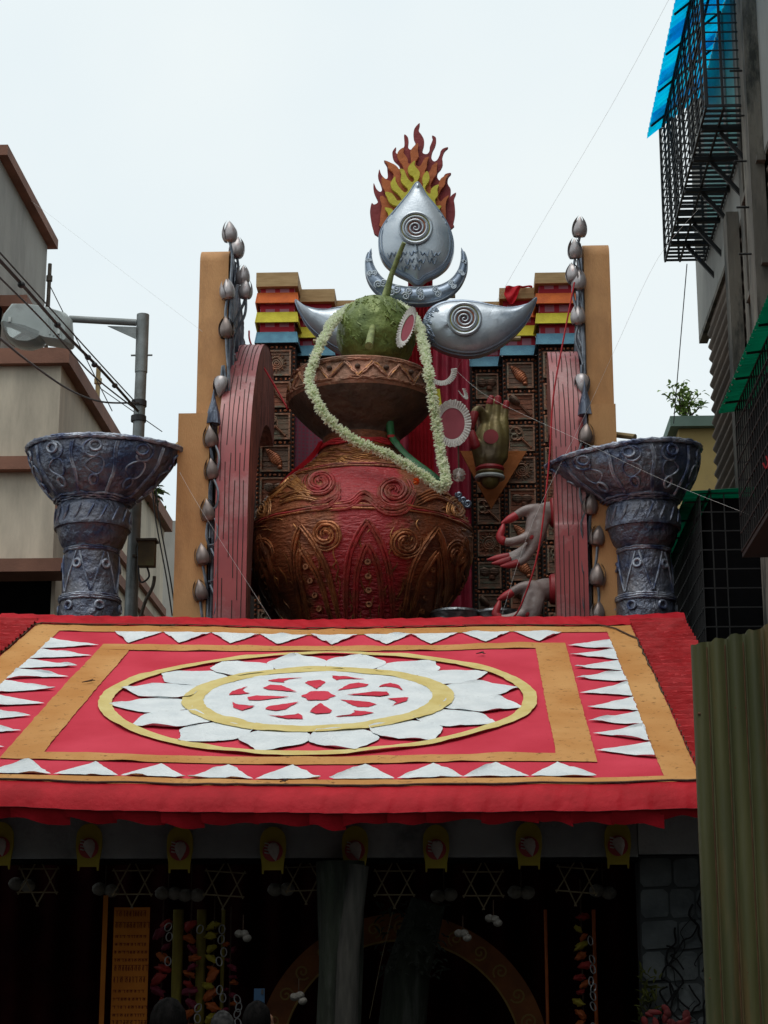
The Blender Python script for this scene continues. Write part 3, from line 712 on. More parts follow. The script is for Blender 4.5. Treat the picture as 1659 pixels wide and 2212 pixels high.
ORA = [(635, 725), (622, 690), (625, 640), (632, 590), (620, 540), (640, 532), (656, 548), (652, 505), (632, 465), (634, 418), (662, 435), (692, 442), (702, 412), (700, 392), (672, 365), (666, 338), (650, 322), (690, 335), (720, 352), (745, 382), (762, 372), (755, 345), (732, 312), (725, 280), (740, 255), (766, 242), (762, 272), (785, 305), (790, 335), (806, 335), (806, 300), (803, 270), (815, 245), (850, 215), (848, 260), (853, 295), (836, 325), (840, 350), (862, 352), (880, 322), (890, 305), (915, 298), (905, 325), (901, 360), (890, 385), (905, 396), (925, 375), (935, 350), (965, 330), (962, 365), (960, 400), (940, 430), (925, 465), (932, 486), (960, 480), (975, 455), (985, 430), (1005, 415), (1032, 400), (1016, 430), (1010, 465), (986, 495), (970, 540), (985, 566), (1005, 546), (1035, 530), (1020, 560), (1015, 600), (1016, 660), (1000, 720), (840, 830)]
YEL = [(690, 670), (668, 632), (650, 602), (690, 608), (705, 620), (728, 596), (700, 586), (676, 566), (665, 540), (652, 508), (690, 515), (710, 538), (728, 560), (752, 552), (725, 516), (695, 490), (685, 455), (712, 415), (716, 446), (745, 490), (772, 512), (790, 492), (765, 466), (746, 440), (750, 402), (740, 370), (765, 376), (776, 402), (790, 430), (814, 450), (826, 436), (820, 416), (796, 400), (790, 360), (830, 320), (829, 350), (858, 386), (856, 420), (842, 458), (866, 480), (880, 470), (875, 432), (885, 402), (905, 383), (917, 410), (915, 442), (892, 478), (900, 505), (922, 520), (926, 498), (945, 474), (975, 465), (966, 490), (968, 530), (952, 552), (960, 590), (985, 590), (975, 615), (840, 760)]
mat('board_red', (0.26, 0.035, 0.035), (0.19, 0.025, 0.028), scale=4, rough=.75, bump=.6, bscale=14)
mat('board_orange', (0.48, 0.135, 0.035), (0.38, 0.095, 0.03), scale=4, rough=.75, bump=.6, bscale=14)
mat('board_yellow', (0.56, 0.50, 0.045), (0.46, 0.40, 0.04), scale=4, rough=.75, bump=.6, bscale=14)
fl_ = thing('flame_crest', 'layered red orange and yellow cut board flames rising behind the upright eye', 'flame ornament', at(905, 520, 23.15))
for pts, m, Y, nm in ((RED, 'board_red', 23.24, 'red_flame_board'), (ORA, 'board_orange', 23.17, 'orange_flame_board'), (YEL, 'board_yellow', 23.10, 'yellow_flame_board')):
    P = smooth_path([Vector(Z1(p)) for p in pts], 3, True)
    fixn(MB().prism([(p.x, p.y) for p in P], lambda u, v, h: at(u, v, Y)+Vector((0, h, 0)), -.012, .045).build(nm, m, fl_, smooth=30))
# red wrapped mast that carries the ornaments
ms = thing('wrapped_mast', 'red cloth wrapped mast standing behind crescent and eyes', 'mast', at(905, 1335, 23.4))
a_, b_ = at(884, 600, 23.32), at(932, 600, 23.32)
MB().box2((a_.x, 23.3, 3.5), (b_.x, 23.5, at(0, 545, 23.3).z)).build('mast_core', 'satin_red', ms)
for k in range(7):
    x = a_.x+(b_.x-a_.x)*k/6
    MB().tube([(x, 23.295, 6), (x, 23.29, at(0, 545, 23.3).z)], .018, 6).build('fold', 'satin_red', ms)
for y, w in ((640, 90), (735, 240)):
    p = at(900, y, 23.28); MB().tube([p-Vector((w*PK, 0, 0)), p+Vector((w*PK, 0, 0))], .035, 8).build('cross_bar', 'bamboo', ms)
random.seed(11)
# ---------------------------------------------------------------- stepped towers with coloured cornices and relief panels
mat('box_beige', (0.46, 0.31, 0.15), (0.36, 0.23, 0.10), scale=5, stretch=(1, 1, 8), rough=.8, bump=.2)
mat('flap_orange', (0.62, 0.13, 0.012), (0.50, 0.09, 0.01), scale=9, rough=.75, bump=.3)
mat('flap_yellow', (0.60, 0.53, 0.03), (0.50, 0.42, 0.02), scale=9, rough=.75, bump=.3)
mat('flap_blue', (0.10, 0.28, 0.38), (0.07, 0.20, 0.30), scale=9, rough=.75, bump=.3)
for nm, c1, c2 in (('terra_a', (0.44, 0.135, 0.066), (0.20, 0.10, 0.062)), ('terra_b', (0.15, 0.22, 0.155), (0.26, 0.10, 0.06)), ('terra_c', (0.30, 0.125, 0.075), (0.13, 0.125, 0.095))):
    mat(nm, c1, c2, scale=3.5, rough=.6, bump=.5, bscale=16, bstretch=(1, 1, 8), metal=.15)
mat('terra_frame', (0.42, 0.155, 0.08), (0.15, 0.17, 0.125), scale=6, rough=.55, metal=.2, bump=.5, bscale=30)
mat('terra_copper', (0.58, 0.20, 0.085), (0.27, 0.10, 0.055), scale=6, rough=.42, metal=.45, bump=.4, bscale=30)
mat('terra_dark', (0.04, 0.025, 0.02), (0.025, 0.018, 0.015), scale=5, rough=.8)
mat('verdigris', (0.07, 0.15, 0.11), (0.05, 0.09, 0.07), scale=8, rough=.6)
def check_mat(name, ca, cb, sx, sz, w):
    m = bpy.data.materials.new(name); m.use_nodes = True; n = m.node_tree.nodes; l = m.node_tree.links; b = n['Principled BSDF']
    b.inputs['Roughness'].default_value = .75
    tc = n.new('ShaderNodeTexCoord'); mp = n.new('ShaderNodeMapping'); mp.inputs['Rotation'].default_value = (R_(90), 0, 0)
    l.new(tc.outputs['Object'], mp.inputs['Vector'])
    br = n.new('ShaderNodeTexBrick'); br.offset = 0; br.inputs['Scale'].default_value = 1; br.inputs['Brick Width'].default_value = sx; br.inputs['Row Height'].default_value = sz
    br.inputs['Mortar Size'].default_value = w; br.inputs['Mortar Smooth'].default_value = .1
    br.inputs['Color1'].default_value = (*ca, 1); br.inputs['Color2'].default_value = (ca[0]*.8, ca[1]*.7, ca[2]*.75, 1); br.inputs['Mortar'].default_value = (*cb, 1)
    l.new(mp.outputs['Vector'], br.inputs['Vector']); l.new(br.outputs['Color'], b.inputs['Base Color']); MATS[name] = m
check_mat('cloth_check', (0.50, 0.22, 0.28), (0.42, 0.012, 0.03), .19, .16, .035)
check_mat('cloth_small_check', (0.26, 0.02, 0.06), (0.16, 0.05, 0.08), .05, .05, .012)
PS = .36          # panel size
def circ(r, n=20, z=0): return [(r*math.cos(2*math.pi*i/n), z, r*math.sin(2*math.pi*i/n)) for i in range(n)]
def motif_sun():
    mb = MB(); mb.tube(circ(.085), .012, 6, closed=True)
    mb.tube([(q.x, -.004, q.y) for q in spiral((0, 0), .01, .07, 2.2, 40)], .010, 5)
    for i in range(16):
        a = 2*math.pi*i/16; d = Vector((math.cos(a), 0, math.sin(a))); e = Vector((-math.sin(a), 0, math.cos(a)))
        mb.add([d*.10+e*.016, d*.10-e*.016, d*.155, d*.115+Vector((0, -.018, 0))], [(0, 3, 2), (1, 2, 3), (0, 1, 3)])
    return mb
def motif_conch():
    mb = MB(); M = Matrix.Rotation(R_(-42), 3, 'Y')
    prof = [(.001, -.14), (.03, -.11), (.055, -.06), (.07, -.01), (.06, .05), (.035, .11), (.012, .17), (.001, .19)]
    mb.lathe(prof, 14, (0, 0, 0), M @ Matrix.Diagonal(Vector((1, .5, 1))))
    for k in range(9):
        z = -.09+k*.028; r = .072-abs(z)*.28
        mb.tube([M @ Vector((r*math.cos(a), -.5*r*math.sin(a)-.002, z+.012*math.sin(a))) for a in [i*math.pi/8 for i in range(9)]], .006, 4)
    mb.ell(M @ Vector((-.03, 0, -.13)), (.035, .03, .03), 8, 6)
    return mb
def motif_mace():
    mb = MB(); a = Vector((-.07, 0, .08)); b = Vector((.14, 0, -.13)); q = (b-a).to_track_quat('Z', 'Y').to_matrix()
    mb.lathe([(.02, -.09), (.07, -.075), (.085, -.02), (.06, .05), (.03, .07)], 12, a, q @ Matrix.Diagonal(Vector((1, .6, 1))))
    for k in range(10):
        p = a.lerp(b, .32+.068*k); mb.lathe([(.012, -.012), (.024, 0), (.012, .012)], 8, p, q)
    return mb
def motif_knot():
    mb = MB(); a = Vector((-.05, 0, .05)); b = Vector((.14, 0, -.14)); q = (b-a).to_track_quat('Z', 'Y').to_matrix()
    for c, r in (((-.10, .09), .045), ((-.03, .10), .04), ((-.09, .02), .04)):
        mb.tube([(c[0]+x, y, c[1]+z) for x, y, z in circ(r, 16)], .014, 6, closed=True)
    mb.tube([(-.15, 0, .15), (-.05, -.01, .14), (.02, 0, .07), (.03, 0, .0), (-.06, 0, -.03)], .014, 6)
    for k in range(10):
        p = a.lerp(b, .25+.075*k); mb.lathe([(.010, -.012), (.02, 0), (.010, .012)], 8, p, q)
    return mb
def motif_drum():
    mb = MB()
    for x, z, r in ((-.07, .05, .06), (.06, .05, .055), (.03, -.03, .035)):
        mb.ell((x, 0, z), (r*1.2, .035, r), 12, 8, Matrix.Rotation(.4, 3, 'Y'))
        for k in (-.4, 0, .4): mb.tube([(x+r*1.2*math.cos(a)*.9, -.03*math.sin(a)-.008, z+k*r) for a in [i*math.pi/6 for i in range(7)]], .005, 4)
    return mb
MOT = []
for f, m in ((motif_sun, 'terra_frame'), (motif_conch, 'terra_copper'), (motif_mace, 'terra_c'), (motif_knot, 'terra_frame'), (motif_drum, 'terra_c')):
    me = f().mesh('motif'); me.materials.append(MATS[m]); MOT.append(me)
pf = MB(); s = PS/2
for sg in (-1, 1):
    pf.box((sg*(s-.012), -.012, 0), (.022, .03, PS)); pf.box((0, -.012, sg*(s-.012)), (PS-.046, .03, .022))
fr_me = pf.mesh('frame'); fr_me.materials.append(MATS['terra_frame'])
plk = MB(); plk.box((0, 0, -.27*PS), (PS-.05, .02, .17*PS)); 
plank_me = {}
for m in ('terra_a', 'terra_b', 'terra_c'):
    p = MB(); p.box((0, .004, 0), (PS-.046, .016, PS/5-.008)); me = p.mesh('plank'); me.materials.append(MATS[m]); plank_me[m] = me
def stud_row(mb, x0, x1, z, Y, k):
    n = max(3, int((x1-x0)/.055))
    for i in range(n):
        x = x0+(i+.5)*(x1-x0)/n
        if (i+k) % 4 == 2: mb.ell((x, Y-.008, z), (.026, .016, .017), 8, 5)
        elif (i+k) % 2 == 0:
            a = .016; mb.add([(x-a, Y, z-a), (x+a, Y, z-a), (x+a, Y, z+a), (x-a, Y, z+a), (x, Y-.022, z)], [(0, 1, 4), (1, 2, 4), (2, 3, 4), (3, 0, 4)])
        else: mb.box((x, Y-.006, z), (.022, .014, .03))
def tower(label, xl, xr, Y, top, flaps, seq, ybot=1340, back=25.25):
    """flaps: picture heights (top, bottom) of beige box, orange, yellow, blue boards"""
    A = at(xl, 740, Y); B = at(xr, 740, Y); x0, x1 = A.x, B.x; cx = (x0+x1)/2; w = x1-x0
    Z = lambda y: at((xl+xr)/2, y, Y).z
    t = thing('relief_tower', label, 'tower', (cx, Y, 3.4))
    zb = Z(flaps[3][1])
    MB().box2((x0+.004, Y+.05, 3.4), (x1-.004, back, zb+.02)).build('tower_core', 'terra_dark', t)
    # cloth covered upper part
    MB().box2((x0+.02, Y+.03, zb+.03), (x1-.02, back-.05, Z(flaps[0][1])+.005)).build('cloth_cover', 'cloth_check', t)
    (t0, t1) = flaps[0]
    mb = MB(); zt, zl = Z(t0), Z(t1)
    mb.box2((x0-.03, Y-.06, zl), (x1+.03, back, zt)); mb.build('cornice_box', 'box_beige', t, smooth=0)
    for (f0, f1), m in zip(flaps[1:], ('flap_orange', 'flap_yellow', 'flap_blue')):
        za, zc = Z(f0), Z(f1); d = .06
        mb = MB(); y0 = Y-.0
        for (xa, xb_) in ((x0-.005, x1+.005),):
            vs = [(xa, y0, za), (xb_, y0, za), (xb_+.02, y0-d, zc), (xa-.02, y0-d, zc), (xa, y0+.03, za), (xb_, y0+.03, za), (xb_+.02, y0-d+.02, zc-.004), (xa-.02, y0-d+.02, zc-.004)]
            mb.add(vs, [(0, 3, 2, 1), (4, 5, 6, 7), (0, 1, 5, 4), (3, 7, 6, 2), (0, 4, 7, 3), (1, 2, 6, 5)])
        for sx, xx in ((-1, x0), (1, x1)):
            vs = [(xx, y0, za), (xx, back-.1, za), (xx+sx*.06, back-.1, zc), (xx+sx*.02, y0-d, zc), (xx+sx*.02, y0, za), (xx+sx*.02, back-.1, za), (xx+sx*.08, back-.1, zc), (xx+sx*.04, y0-d, zc)]
            mb.add(vs, [(0, 1, 2, 3), (7, 6, 5, 4), (0, 4, 5, 1), (3, 2, 6, 7), (0, 3, 7, 4), (1, 5, 6, 2)])
        fixn(mb.build('cornice_board', m, t, smooth=0))
    # relief panels, one under another
    z = zb-.08; i = 0; st = MB(); zlow = Z(ybot)
    stud_row(st, x0+.03, x1-.03, zb-.035, Y+.04, 0)
    while z-PS > zlow-.4:
        c = Vector((cx, Y+.035, z-PS/2)); sx = (w-.11)/PS
        m = ('terra_a', 'terra_b', 'terra_c')[(i+int(xl)) % 3]; kind = seq[i % len(seq)]
        for k in range(5):
            inst(plank_me[m], 'plank', t, TRS(c+Vector((0, .004*(k % 2), (k-2)*PS/5)), None, (sx, 1, 1)))
        inst(fr_me, 'panel_frame', t, TRS(c, None, (sx, 1, 1)))
        inst(MOT[kind], 'motif', t, TRS(c+Vector((0, -.012, 0)), None, (1, 1, 1)))
        z -= PS; stud_row(st, x0+.03, x1-.03, z-.038, Y+.04, i); z -= .078; i += 1
    zz = zb-.05
    while zz > zlow-.3:
        for xx in (x0+.022, x1-.022):
            a = .015; st.add([(xx-a, Y+.045, zz-a), (xx+a, Y+.045, zz-a), (xx+a, Y+.045, zz+a), (xx-a, Y+.045, zz+a), (xx, Y+.02, zz)], [(0, 1, 4), (1, 2, 4), (2, 3, 4), (3, 0, 4)])
        zz -= .062
    st.build('stud_border', 'terra_copper', t, smooth=0, kind='stuff')
    return t
tower('tall relief tower with sun panel behind the hooked red arch rib', 557, 638, 24.0, 592, [(592, 622), (632, 657), (674, 699), (717, 743)], [0, 2, 3, 1, 4, 0])
tower('medium relief tower partly covered by the half hidden silver eye', 640, 718, 24.4, 628, [(628, 655), (668, 690), (706, 732), (746, 771)], [2, 3, 0, 4, 1])
tower('low relief tower mostly hidden behind the green coconut', 718, 800, 24.8, 652, [(652, 672), (690, 712), (730, 755), (768, 793)], [4, 3, 0])
tower('low relief tower with drum panel beside the red hanging cloth', 1018, 1084, 24.8, 655, [(655, 672), (690, 712), (728, 752), (770, 794)], [4, 2, 0, 2, 3, 0])
tower('medium relief tower with conch panel and red cloth draped on its cornice', 1085, 1160, 24.4, 625, [(625, 648), (664, 688), (703, 728), (746, 770)], [1, 2, 3, 0, 4, 1])
tower('tall relief tower behind the red rope with a sun panel', 1163, 1246, 24.0, 592, [(592, 615), (633, 658), (676, 701), (720, 746)], [0, 3, 1, 2, 0])
# cloth thrown over a cornice
a0, a1 = at(1093, 628, 24.32), at(1150, 628, 24.32)
def drp(a, b):
    x = a0.x+(a1.x-a0.x)*a
    zt = a0.z+.06; d = (.04+.23*math.sin(min(1, a*1.6+.1)*math.pi)**.8)*b
    return Vector((x-.03*b*(1-a), 24.30-.03*math.sin(b*1.5)-.018*math.sin(a*16+b*7), zt-d))
fixn(tag(MB().grid(drp, 24, 14).build('red_drape', 'satin_red', base=(a0.x, 24.32, a0.z)), 'crumpled red cloth thrown over a beige cornice box', 'cloth'))
# hanging cloths between the towers
def hang(label, xl, xr, ytop, ybot, Y, m, per):
    A = at(xl, ytop, Y); B = at(xr, ytop, Y); zb = at(xl, ybot, Y).z
    f = lambda a, b: Vector((A.x+(B.x-A.x)*a, Y-.03*math.sin(a*per+.4*math.sin(b*4))-.02*b, A.z+(zb-A.z)*b))
    o = MB().grid(f, 60, 20).build('hanging_cloth', m, base=((A.x+B.x)/2, Y, zb)); tag(o, label, 'cloth'); return fixn(o)
hang('tall red cloth hanging beside the pot under the silver eye', 896, 1013, 690, 1345, 24.62, 'cloth_crimson', 34)
hang('finely checked crimson cloth hanging under the pot rim', 632, 722, 850, 1345, 24.2, 'cloth_small_check', 10)
hang('broad crimson backdrop cloth straight behind the pot', 722, 896, 700, 1345, 24.95, 'cloth_crimson', 30)
# small blue wave ornament beside the pot
wv = MB()
for x, y, r in ((991, 1069, 6), (1000, 1080, 7), (1010, 1088, 9)):
    wv.tube([at(q.x, q.y, 24.55) for q in spiral((x, y), r*.15, r, 1.6, 18)], .022, 6)
tag(wv.build('wave_ornament', 'silver_blue', base=at(1000, 1090, 24.55)), 'small blue curled wave ornament fixed to the red cloth edge', 'ornament')
# ---------------------------------------------------------------- orange slabs with bark relief and lotus buds
mat('slab_orange', (0.52, 0.27, 0.105), (0.42, 0.195, 0.065), scale=2.2, stretch=(1, 1, .35), rough=.7, bump=.25, bscale=60, dirt=(0.26, 0.12, 0.045), dscale=1.7, dlo=.5, dhi=.78)
mat('bark_blue', (0.20, 0.23, 0.29), (0.03, 0.042, 0.075), scale=5, stretch=(1, 1, .18), rough=.4, metal=.4, bump=1.0, bscale=14, bstretch=(1, 1, .15), dist=.08, lo=.42, hi=.62)
mat('bud_silver', (0.47, 0.44, 0.44), (0.33, 0.30, 0.30), scale=6, rough=.38, metal=.5, dirt=(.28, .12, .11), dscale=5, dlo=.58, dhi=.72)
mat('bud_dark', (0.26, 0.21, 0.19), (0.16, 0.125, 0.115), scale=6, rough=.35, metal=.45)
mat('stem_silver', (0.26, 0.28, 0.31), (0.10, 0.12, 0.15), scale=9, rough=.35, metal=.55)
def bud_mesh(m):
    core = MB().lathe([(.012, -.125), (.05, -.108), (.078, -.06), (.082, -.02), (.066, .04), (.038, .10), (.012, .145), (.001, .155)], 14)
    pet = []
    mb = MB()
    def pt(a, b):   # one petal hugging the core
        ang = (a-.5)*2.1*(1-b**2.0*.99); z = -.110+.275*b; zz = (z+.125)/.28; r = .086*max(0, math.sin(min(1, .12+.88*zz**.8)*math.pi))**.62*1.04+.006+.010*b*b
        return Vector((r*math.sin(ang), -r*math.cos(ang)-.003, z))
    mb.grid(pt, 8, 12)
    c = core.mesh('bud'); c.materials.append(MATS[m]); p = mb.mesh('petal'); p.materials.append(MATS[m])
    return c, p
BUD = {m: bud_mesh(m) for m in ('bud_silver', 'bud_dark')}
def add_bud(par, p, m, sc=1.0, tilt=0.0, flip=False, toward=0.0):
    c, pe = BUD[m]; rot = Matrix.Rotation(tilt+(math.pi if flip else 0), 3, 'Y') @ Matrix.Rotation(toward, 3, 'X') @ Matrix.Rotation(rnd(-.7, .7), 3, 'Z')
    M = TRS(p, rot, (sc, sc, sc)); b = inst(c, 'lotus_bud', par, M)
    for k in range(3):
        o = bpy.data.objects.new('petal', pe); COL.objects.link(o); o.parent = b
        o.matrix_basis = Matrix.Rotation(k*2.094+.35, 4, 'Z') @ Matrix.Scale(1+.03*k, 4)
def yzprism(pts, x0, x1, name, m, par, smooth=40):
    mb = MB().prism(pts, lambda y, z, h: Vector((h, y, z)), x0, x1); return fixn(mb.build(name, m, par, smooth))
def slab(side, up, lowr, buds_hi, buds_lo, lab, inner):
    """side -1 left, +1 right; up/lowr: (x outer, x inner, y top) picture columns"""
    (uo, ui, uy), (lo_, li, ly) = up, lowr
    Yu, Yl = 21.35, 20.95
    xo, xi = at(uo, uy+120, Yu).x, at(ui, uy+120, Yu).x; zt = at(uo, uy, Yu).z
    t = thing('orange_slab', lab, 'slab', ((xo+xi)/2, 21.5, 3.5))
    prof = [(Yu, 3.5)]+[(Yu+.32*(1-math.cos(a)), zt-.22+.22*math.sin(a)) for a in [i*math.pi/14 for i in range(8)]]+[(21.75, zt-.01), (22.0, zt-.06), (22.45, zt-.26), (22.9, zt-.52), (23.05, zt-.75), (23.05, 3.5)]
    yzprism(prof, xo, xi, 'upper_slab', 'slab_orange', t)
    # bark-like relief covering the inner face
    sg = 1 if xi > xo else -1
    def brk(a, b):
        z = 3.6+(zt-.05-3.6)*b
        ymax = 23.0 if z < zt-.75 else 21.7+(23.0-21.7)*max(0, min(1, (zt-z)/.75))**.7
        y = Yu+.03+(ymax-Yu-.03)*a
        return Vector((xi+sg*(.02+.05*abs(noise.noise((y*9, z*.9, side)))+.02*noise.noise((y*24, z*2, 3))), y, z))
    fixn(MB().grid(brk, 40, 120).build('bark_relief', 'bark_blue', t))
    xo2, xi2 = at(lo_, ly+200, Yl).x, at(li, ly+200, Yl).x; zl = at(lo_, ly, Yl).z
    MB().box2((min(xo2, xi2), Yl, 3.5), (max(xo2, xi2), Yu-.004, zl)).build('lower_slab', 'slab_orange', t)
    def brk2(a, b):
        z = 3.6+(zl-.02-3.6)*b
        y = Yl-.01+.37*a
        return Vector((xi2+sg*(.02+.05*abs(noise.noise((y*9, z*.9, side+4)))), y, z))
    fixn(MB().grid(brk2, 16, 80).build('bark_relief', 'bark_blue', t))
    sp_ = at(li, ly-8, Yl)
    MB().lathe([(.09, 0), (.075, .12), (.03, .28), (.004, .42)], 8, (xi2+sg*.03, Yl+.05, zl-.12)).build('bark_spike', 'bark_blue', t)
    # stems running up to the buds
    for k, (x, y, m, fl, tl) in enumerate(buds_hi+buds_lo):
        low = (x, y, m, fl, tl) in buds_lo
        Y = 20.93 if low else 21.27-.0*k
        if not low and side < 0 and x > 505: Y = 21.62
        p = at(x, y, Y)
        q = Vector(((xi2 if low else xi)+sg*rnd(.02, .06), Y+.04, p.z-.55-rnd(0, .3)))
        st = smooth_path([p+Vector((0, .02, .1 if fl else -.1)), p+Vector((sg*.02*rnd(-1, 2), .03, .22 if fl else -.3)), q+Vector((0, 0, .1)), q-Vector((0, 0, .6))], 6)
        MB().tube(st, .018, 6).build('stem', 'stem_silver', t)
        add_bud(t, p, m, rnd(.86, .98), tl, fl, rnd(-.1, .25))
    for k in range(7):     # twining tendrils
        z = rnd(6.0, zt-1.2); pts = []
        for i in range(14):
            pts.append(Vector((xi+sg*(.05+.02*math.sin(i)), Yu+.08+.22*abs(math.sin(i*.45+k))+.1*(k % 2), z+i*.085)))
        MB().tube(pts, .016, 5).build('tendril', 'stem_silver', t)
    for k in range(5):
        z = 5.9+k*.42
        MB().tube(smooth_path([(xi2+sg*.03, Yl-.02, z), (xi2+sg*.10, Yl-.05, z+.02), (xi2+sg*.12, Yl-.05, z+.2), (xi2+sg*.05, Yl-.03, z+.38)], 5), .014, 5).build('tendril', 'stem_silver', t)
S, D = 'bud_silver', 'bud_dark'
slab(-1, (430, 492, 528), (380, 449, 893),
     [(496, 503, S, 0, -.08), (512, 537, S, 0, .1), (525, 597, S, 0, .05), (531, 627, S, 0, .1), (491, 627, S, 0, -.1), (489, 710, D, 0, -.05), (477, 834, S, 1, .1)],
     [(455, 946, D, 0, -.1), (457, 1016, D, 0, -.1), (450, 1105, D, 0, -.15), (438, 1200, D, 0, -.15), (433, 1278, D, 0, -.2)],
     'tall orange slab beside the street lamp pole with lotus buds up its bark edge', 1)
slab(1, (1319, 1263, 513), (1336, 1276, 872),
     [(1252, 493, S, 0, .05), (1242, 540, S, 0, -.05), (1238, 592, S, 0, -.08), (1251, 607, S, 0, .05), (1249, 683, S, 0, .0), (1257, 830, S, 1, 0)],
     [(1267, 940, D, 0, .1), (1275, 1092, D, 0, .1), (1290, 1160, D, 0, .15), (1291, 1245, D, 0, .1), (1291, 1325, D, 0, .1)],
     'tall orange slab beside the barred balcony with lotus buds up its bark edge', -1)
# ---------------------------------------------------------------- red curved arch ribs
mat('rib_red', (0.38, 0.06, 0.06), (0.24, 0.022, 0.028), scale=1.6, rough=.42, dirt=(0.46, 0.30, 0.29), dscale=.9, dlo=.52, dhi=.78, spec=.6, coat=.15)  # pale pink blotches put the sheen of the face into the colour
mat('rib_side', (0.36, 0.12, 0.085), (0.15, 0.055, 0.042), scale=9, stretch=(1, 1, .3), rough=.7, bump=1.0, bscale=18, bstretch=(1, 1, .3), dist=.05)
mat('groove_brown', (0.07, 0.035, 0.03), None, rough=.8)
def rib(label, xl, xr, Y, ytop, side, dep=1.0):
    x0, x1 = at(xl, 1150, Y).x, at(xr, 1150, Y).x; zt = at((xl+xr)/2, ytop, Y+2.3*dep).z
    t = thing('arch_rib', label, 'arch rib', ((x0+x1)/2, Y+1, 3.5))
    outer = [(0, 3.5), (0, 4.5), (0, 5.6), (0, 6.8), (.03, zt-2.3), (.12, zt-1.75), (.35, zt-1.2), (.75, zt-.68), (1.3, zt-.25), (1.9, zt-.03), (2.35, zt), (2.7, zt-.12), (2.88, zt-.45), (2.9, zt-.8), (2.82, zt-1.06)]
    inner = [(2.82, zt-1.06), (2.6, zt-1.0), (2.25, zt-.98), (1.75, zt-1.12), (1.3, zt-1.42), (.95, zt-1.9), (.7, zt-2.6), (.52, zt-3.5), (.45, 4.5), (.45, 3.5)]
    outer = [(Y+y*dep, z) for y, z in outer]; inner = [(Y+max(y*dep, min(y, .42)), z) for y, z in inner]
    po = smooth_path([Vector(p) for p in outer], 5); pi_ = smooth_path([Vector(p) for p in inner], 5)
    yzprism([(p.x, p.y) for p in po]+[(p.x, p.y) for p in pi_[1:]], x0+.006, x1-.006, 'rib_core', 'rib_side', t)
    # smooth painted face over front and top
    sk = [p for p in po if p.y > 3.6][:-18]
    def skin(a, b):
        k = min(len(sk)-1, int(round(b*(len(sk)-1)))); p = sk[k]; q0 = sk[max(0, k-1)]; q1 = sk[min(len(sk)-1, k+1)]
        d = (q1-q0).normalized(); nrm = Vector((-d.y, d.x))
        e = p+nrm*.012
        return Vector((x0+(x1-x0)*a, e.x, e.y))
    face = fixn(MB().grid(skin, 4, len(sk)-1).build('painted_face', 'rib_red', t))
    # broken lines scored down the face
    gm = MB(); L = len(sk)-1
    for c in range(6):
        a = (c+.7)/6.6; b = rnd(.02, .06)
        while b < .97:
            e = min(.985, b+rnd(.10, .22)); pts = []
            for i in range(14):
                bb = b+(e-b)*i/13; p = skin(a+.012*math.sin(bb*37+c*2), bb); k = min(L-1, int(bb*L)); dd = (sk[min(L, k+1)]-sk[k]).normalized()
                pts.append(p+Vector((0, -dd.y*.004, dd.x*.004)))
            gm.tube(pts, .0048, 4); b = e+rnd(.015, .05)
            a += rnd(-.015, .015)
    gm.build('scored_lines', 'groove_brown', face)
    return x0, x1, zt
rxl = rib('curved red arch rib beside the copper pot with a hooked end', 464, 534, 20.9, 768, -1)
rxr = rib('curved red arch rib from which two painted hands reach out', 1199, 1268, 20.9, 768, 1, .45)
# translucent pleated paper fan on the red rib
# ---------------------------------------------------------------- sculpted hands
mat('hand_gold', (0.24, 0.19, 0.062), (0.11, 0.075, 0.038), scale=3, rough=.45, metal=.35, bump=.3, bscale=20)
mat('hand_grey', (0.30, 0.24, 0.22), (0.20, 0.155, 0.145), scale=3.5, rough=.45, bump=.25, bscale=26, dirt=(.40, .36, .35), dscale=2.2, dlo=.5, dhi=.7)
mat('tip_red', (0.36, 0.022, 0.03), (0.28, 0.015, 0.02), scale=5, rough=.5)
mat('bangle_white', (0.50, 0.54, 0.52), None, rough=.4)
mat('board_tri', (0.42, 0.13, 0.025), (0.34, 0.10, 0.02), scale=3, rough=.8, bump=.5, bscale=12)
def chain(mb, pts, n=12):
    """tapered limb with round joints: pts = [(pos, r)]"""
    P = smooth_path([Vector((*p, r)) for p, r in pts], 4)
    mb.tube([p.xyz for p in P], [p.w for p in P], n); 
    mb.ell(P[0].xyz, (P[0].w,)*3, 10, 8); mb.ell(P[-1].xyz, (P[-1].w,)*3, 10, 8)
def hand_obj(mb, name, m, par, vox=.016):
    o = mb.build(name, m, par)
    md = o.modifiers.new('unify', 'REMESH'); md.mode = 'VOXEL'; md.voxel_size = vox; md.use_smooth_shade = True
    sm = o.modifiers.new('soften', 'SMOOTH'); sm.factor = .5; sm.iterations = 5
    return o
def W3(p, Y0):  # (x, y, dY)
    return at(p[0], p[1], Y0+p[2])
def hand(label, Y0, palm, fingers, tips, m, par_loc, mirror=None, dx=0, dy=0, vox=.016, group=None):
    g = lambda p: W3(((2*mirror-p[0]) if mirror is not None else p[0]+dx, p[1]+dy, p[2]), Y0)
    t = thing('sculpted_hand', label, 'hand sculpture', g(par_loc), group)
    mb = MB()
    for c in palm: chain(mb, [(g(p), r*PK*Y0/22.2) for p, r in c])
    for c in fingers: chain(mb, [(g(p), r*PK*Y0/22.2) for p, r in c])
    hand_obj(mb, 'hand', m, t, vox)
    for c in tips:
        tb = MB(); chain(tb, [(g(p), r*PK*Y0/22.2) for p, r in c]); tb.build('painted_fingertip', 'tip_red', t)
    return t, g
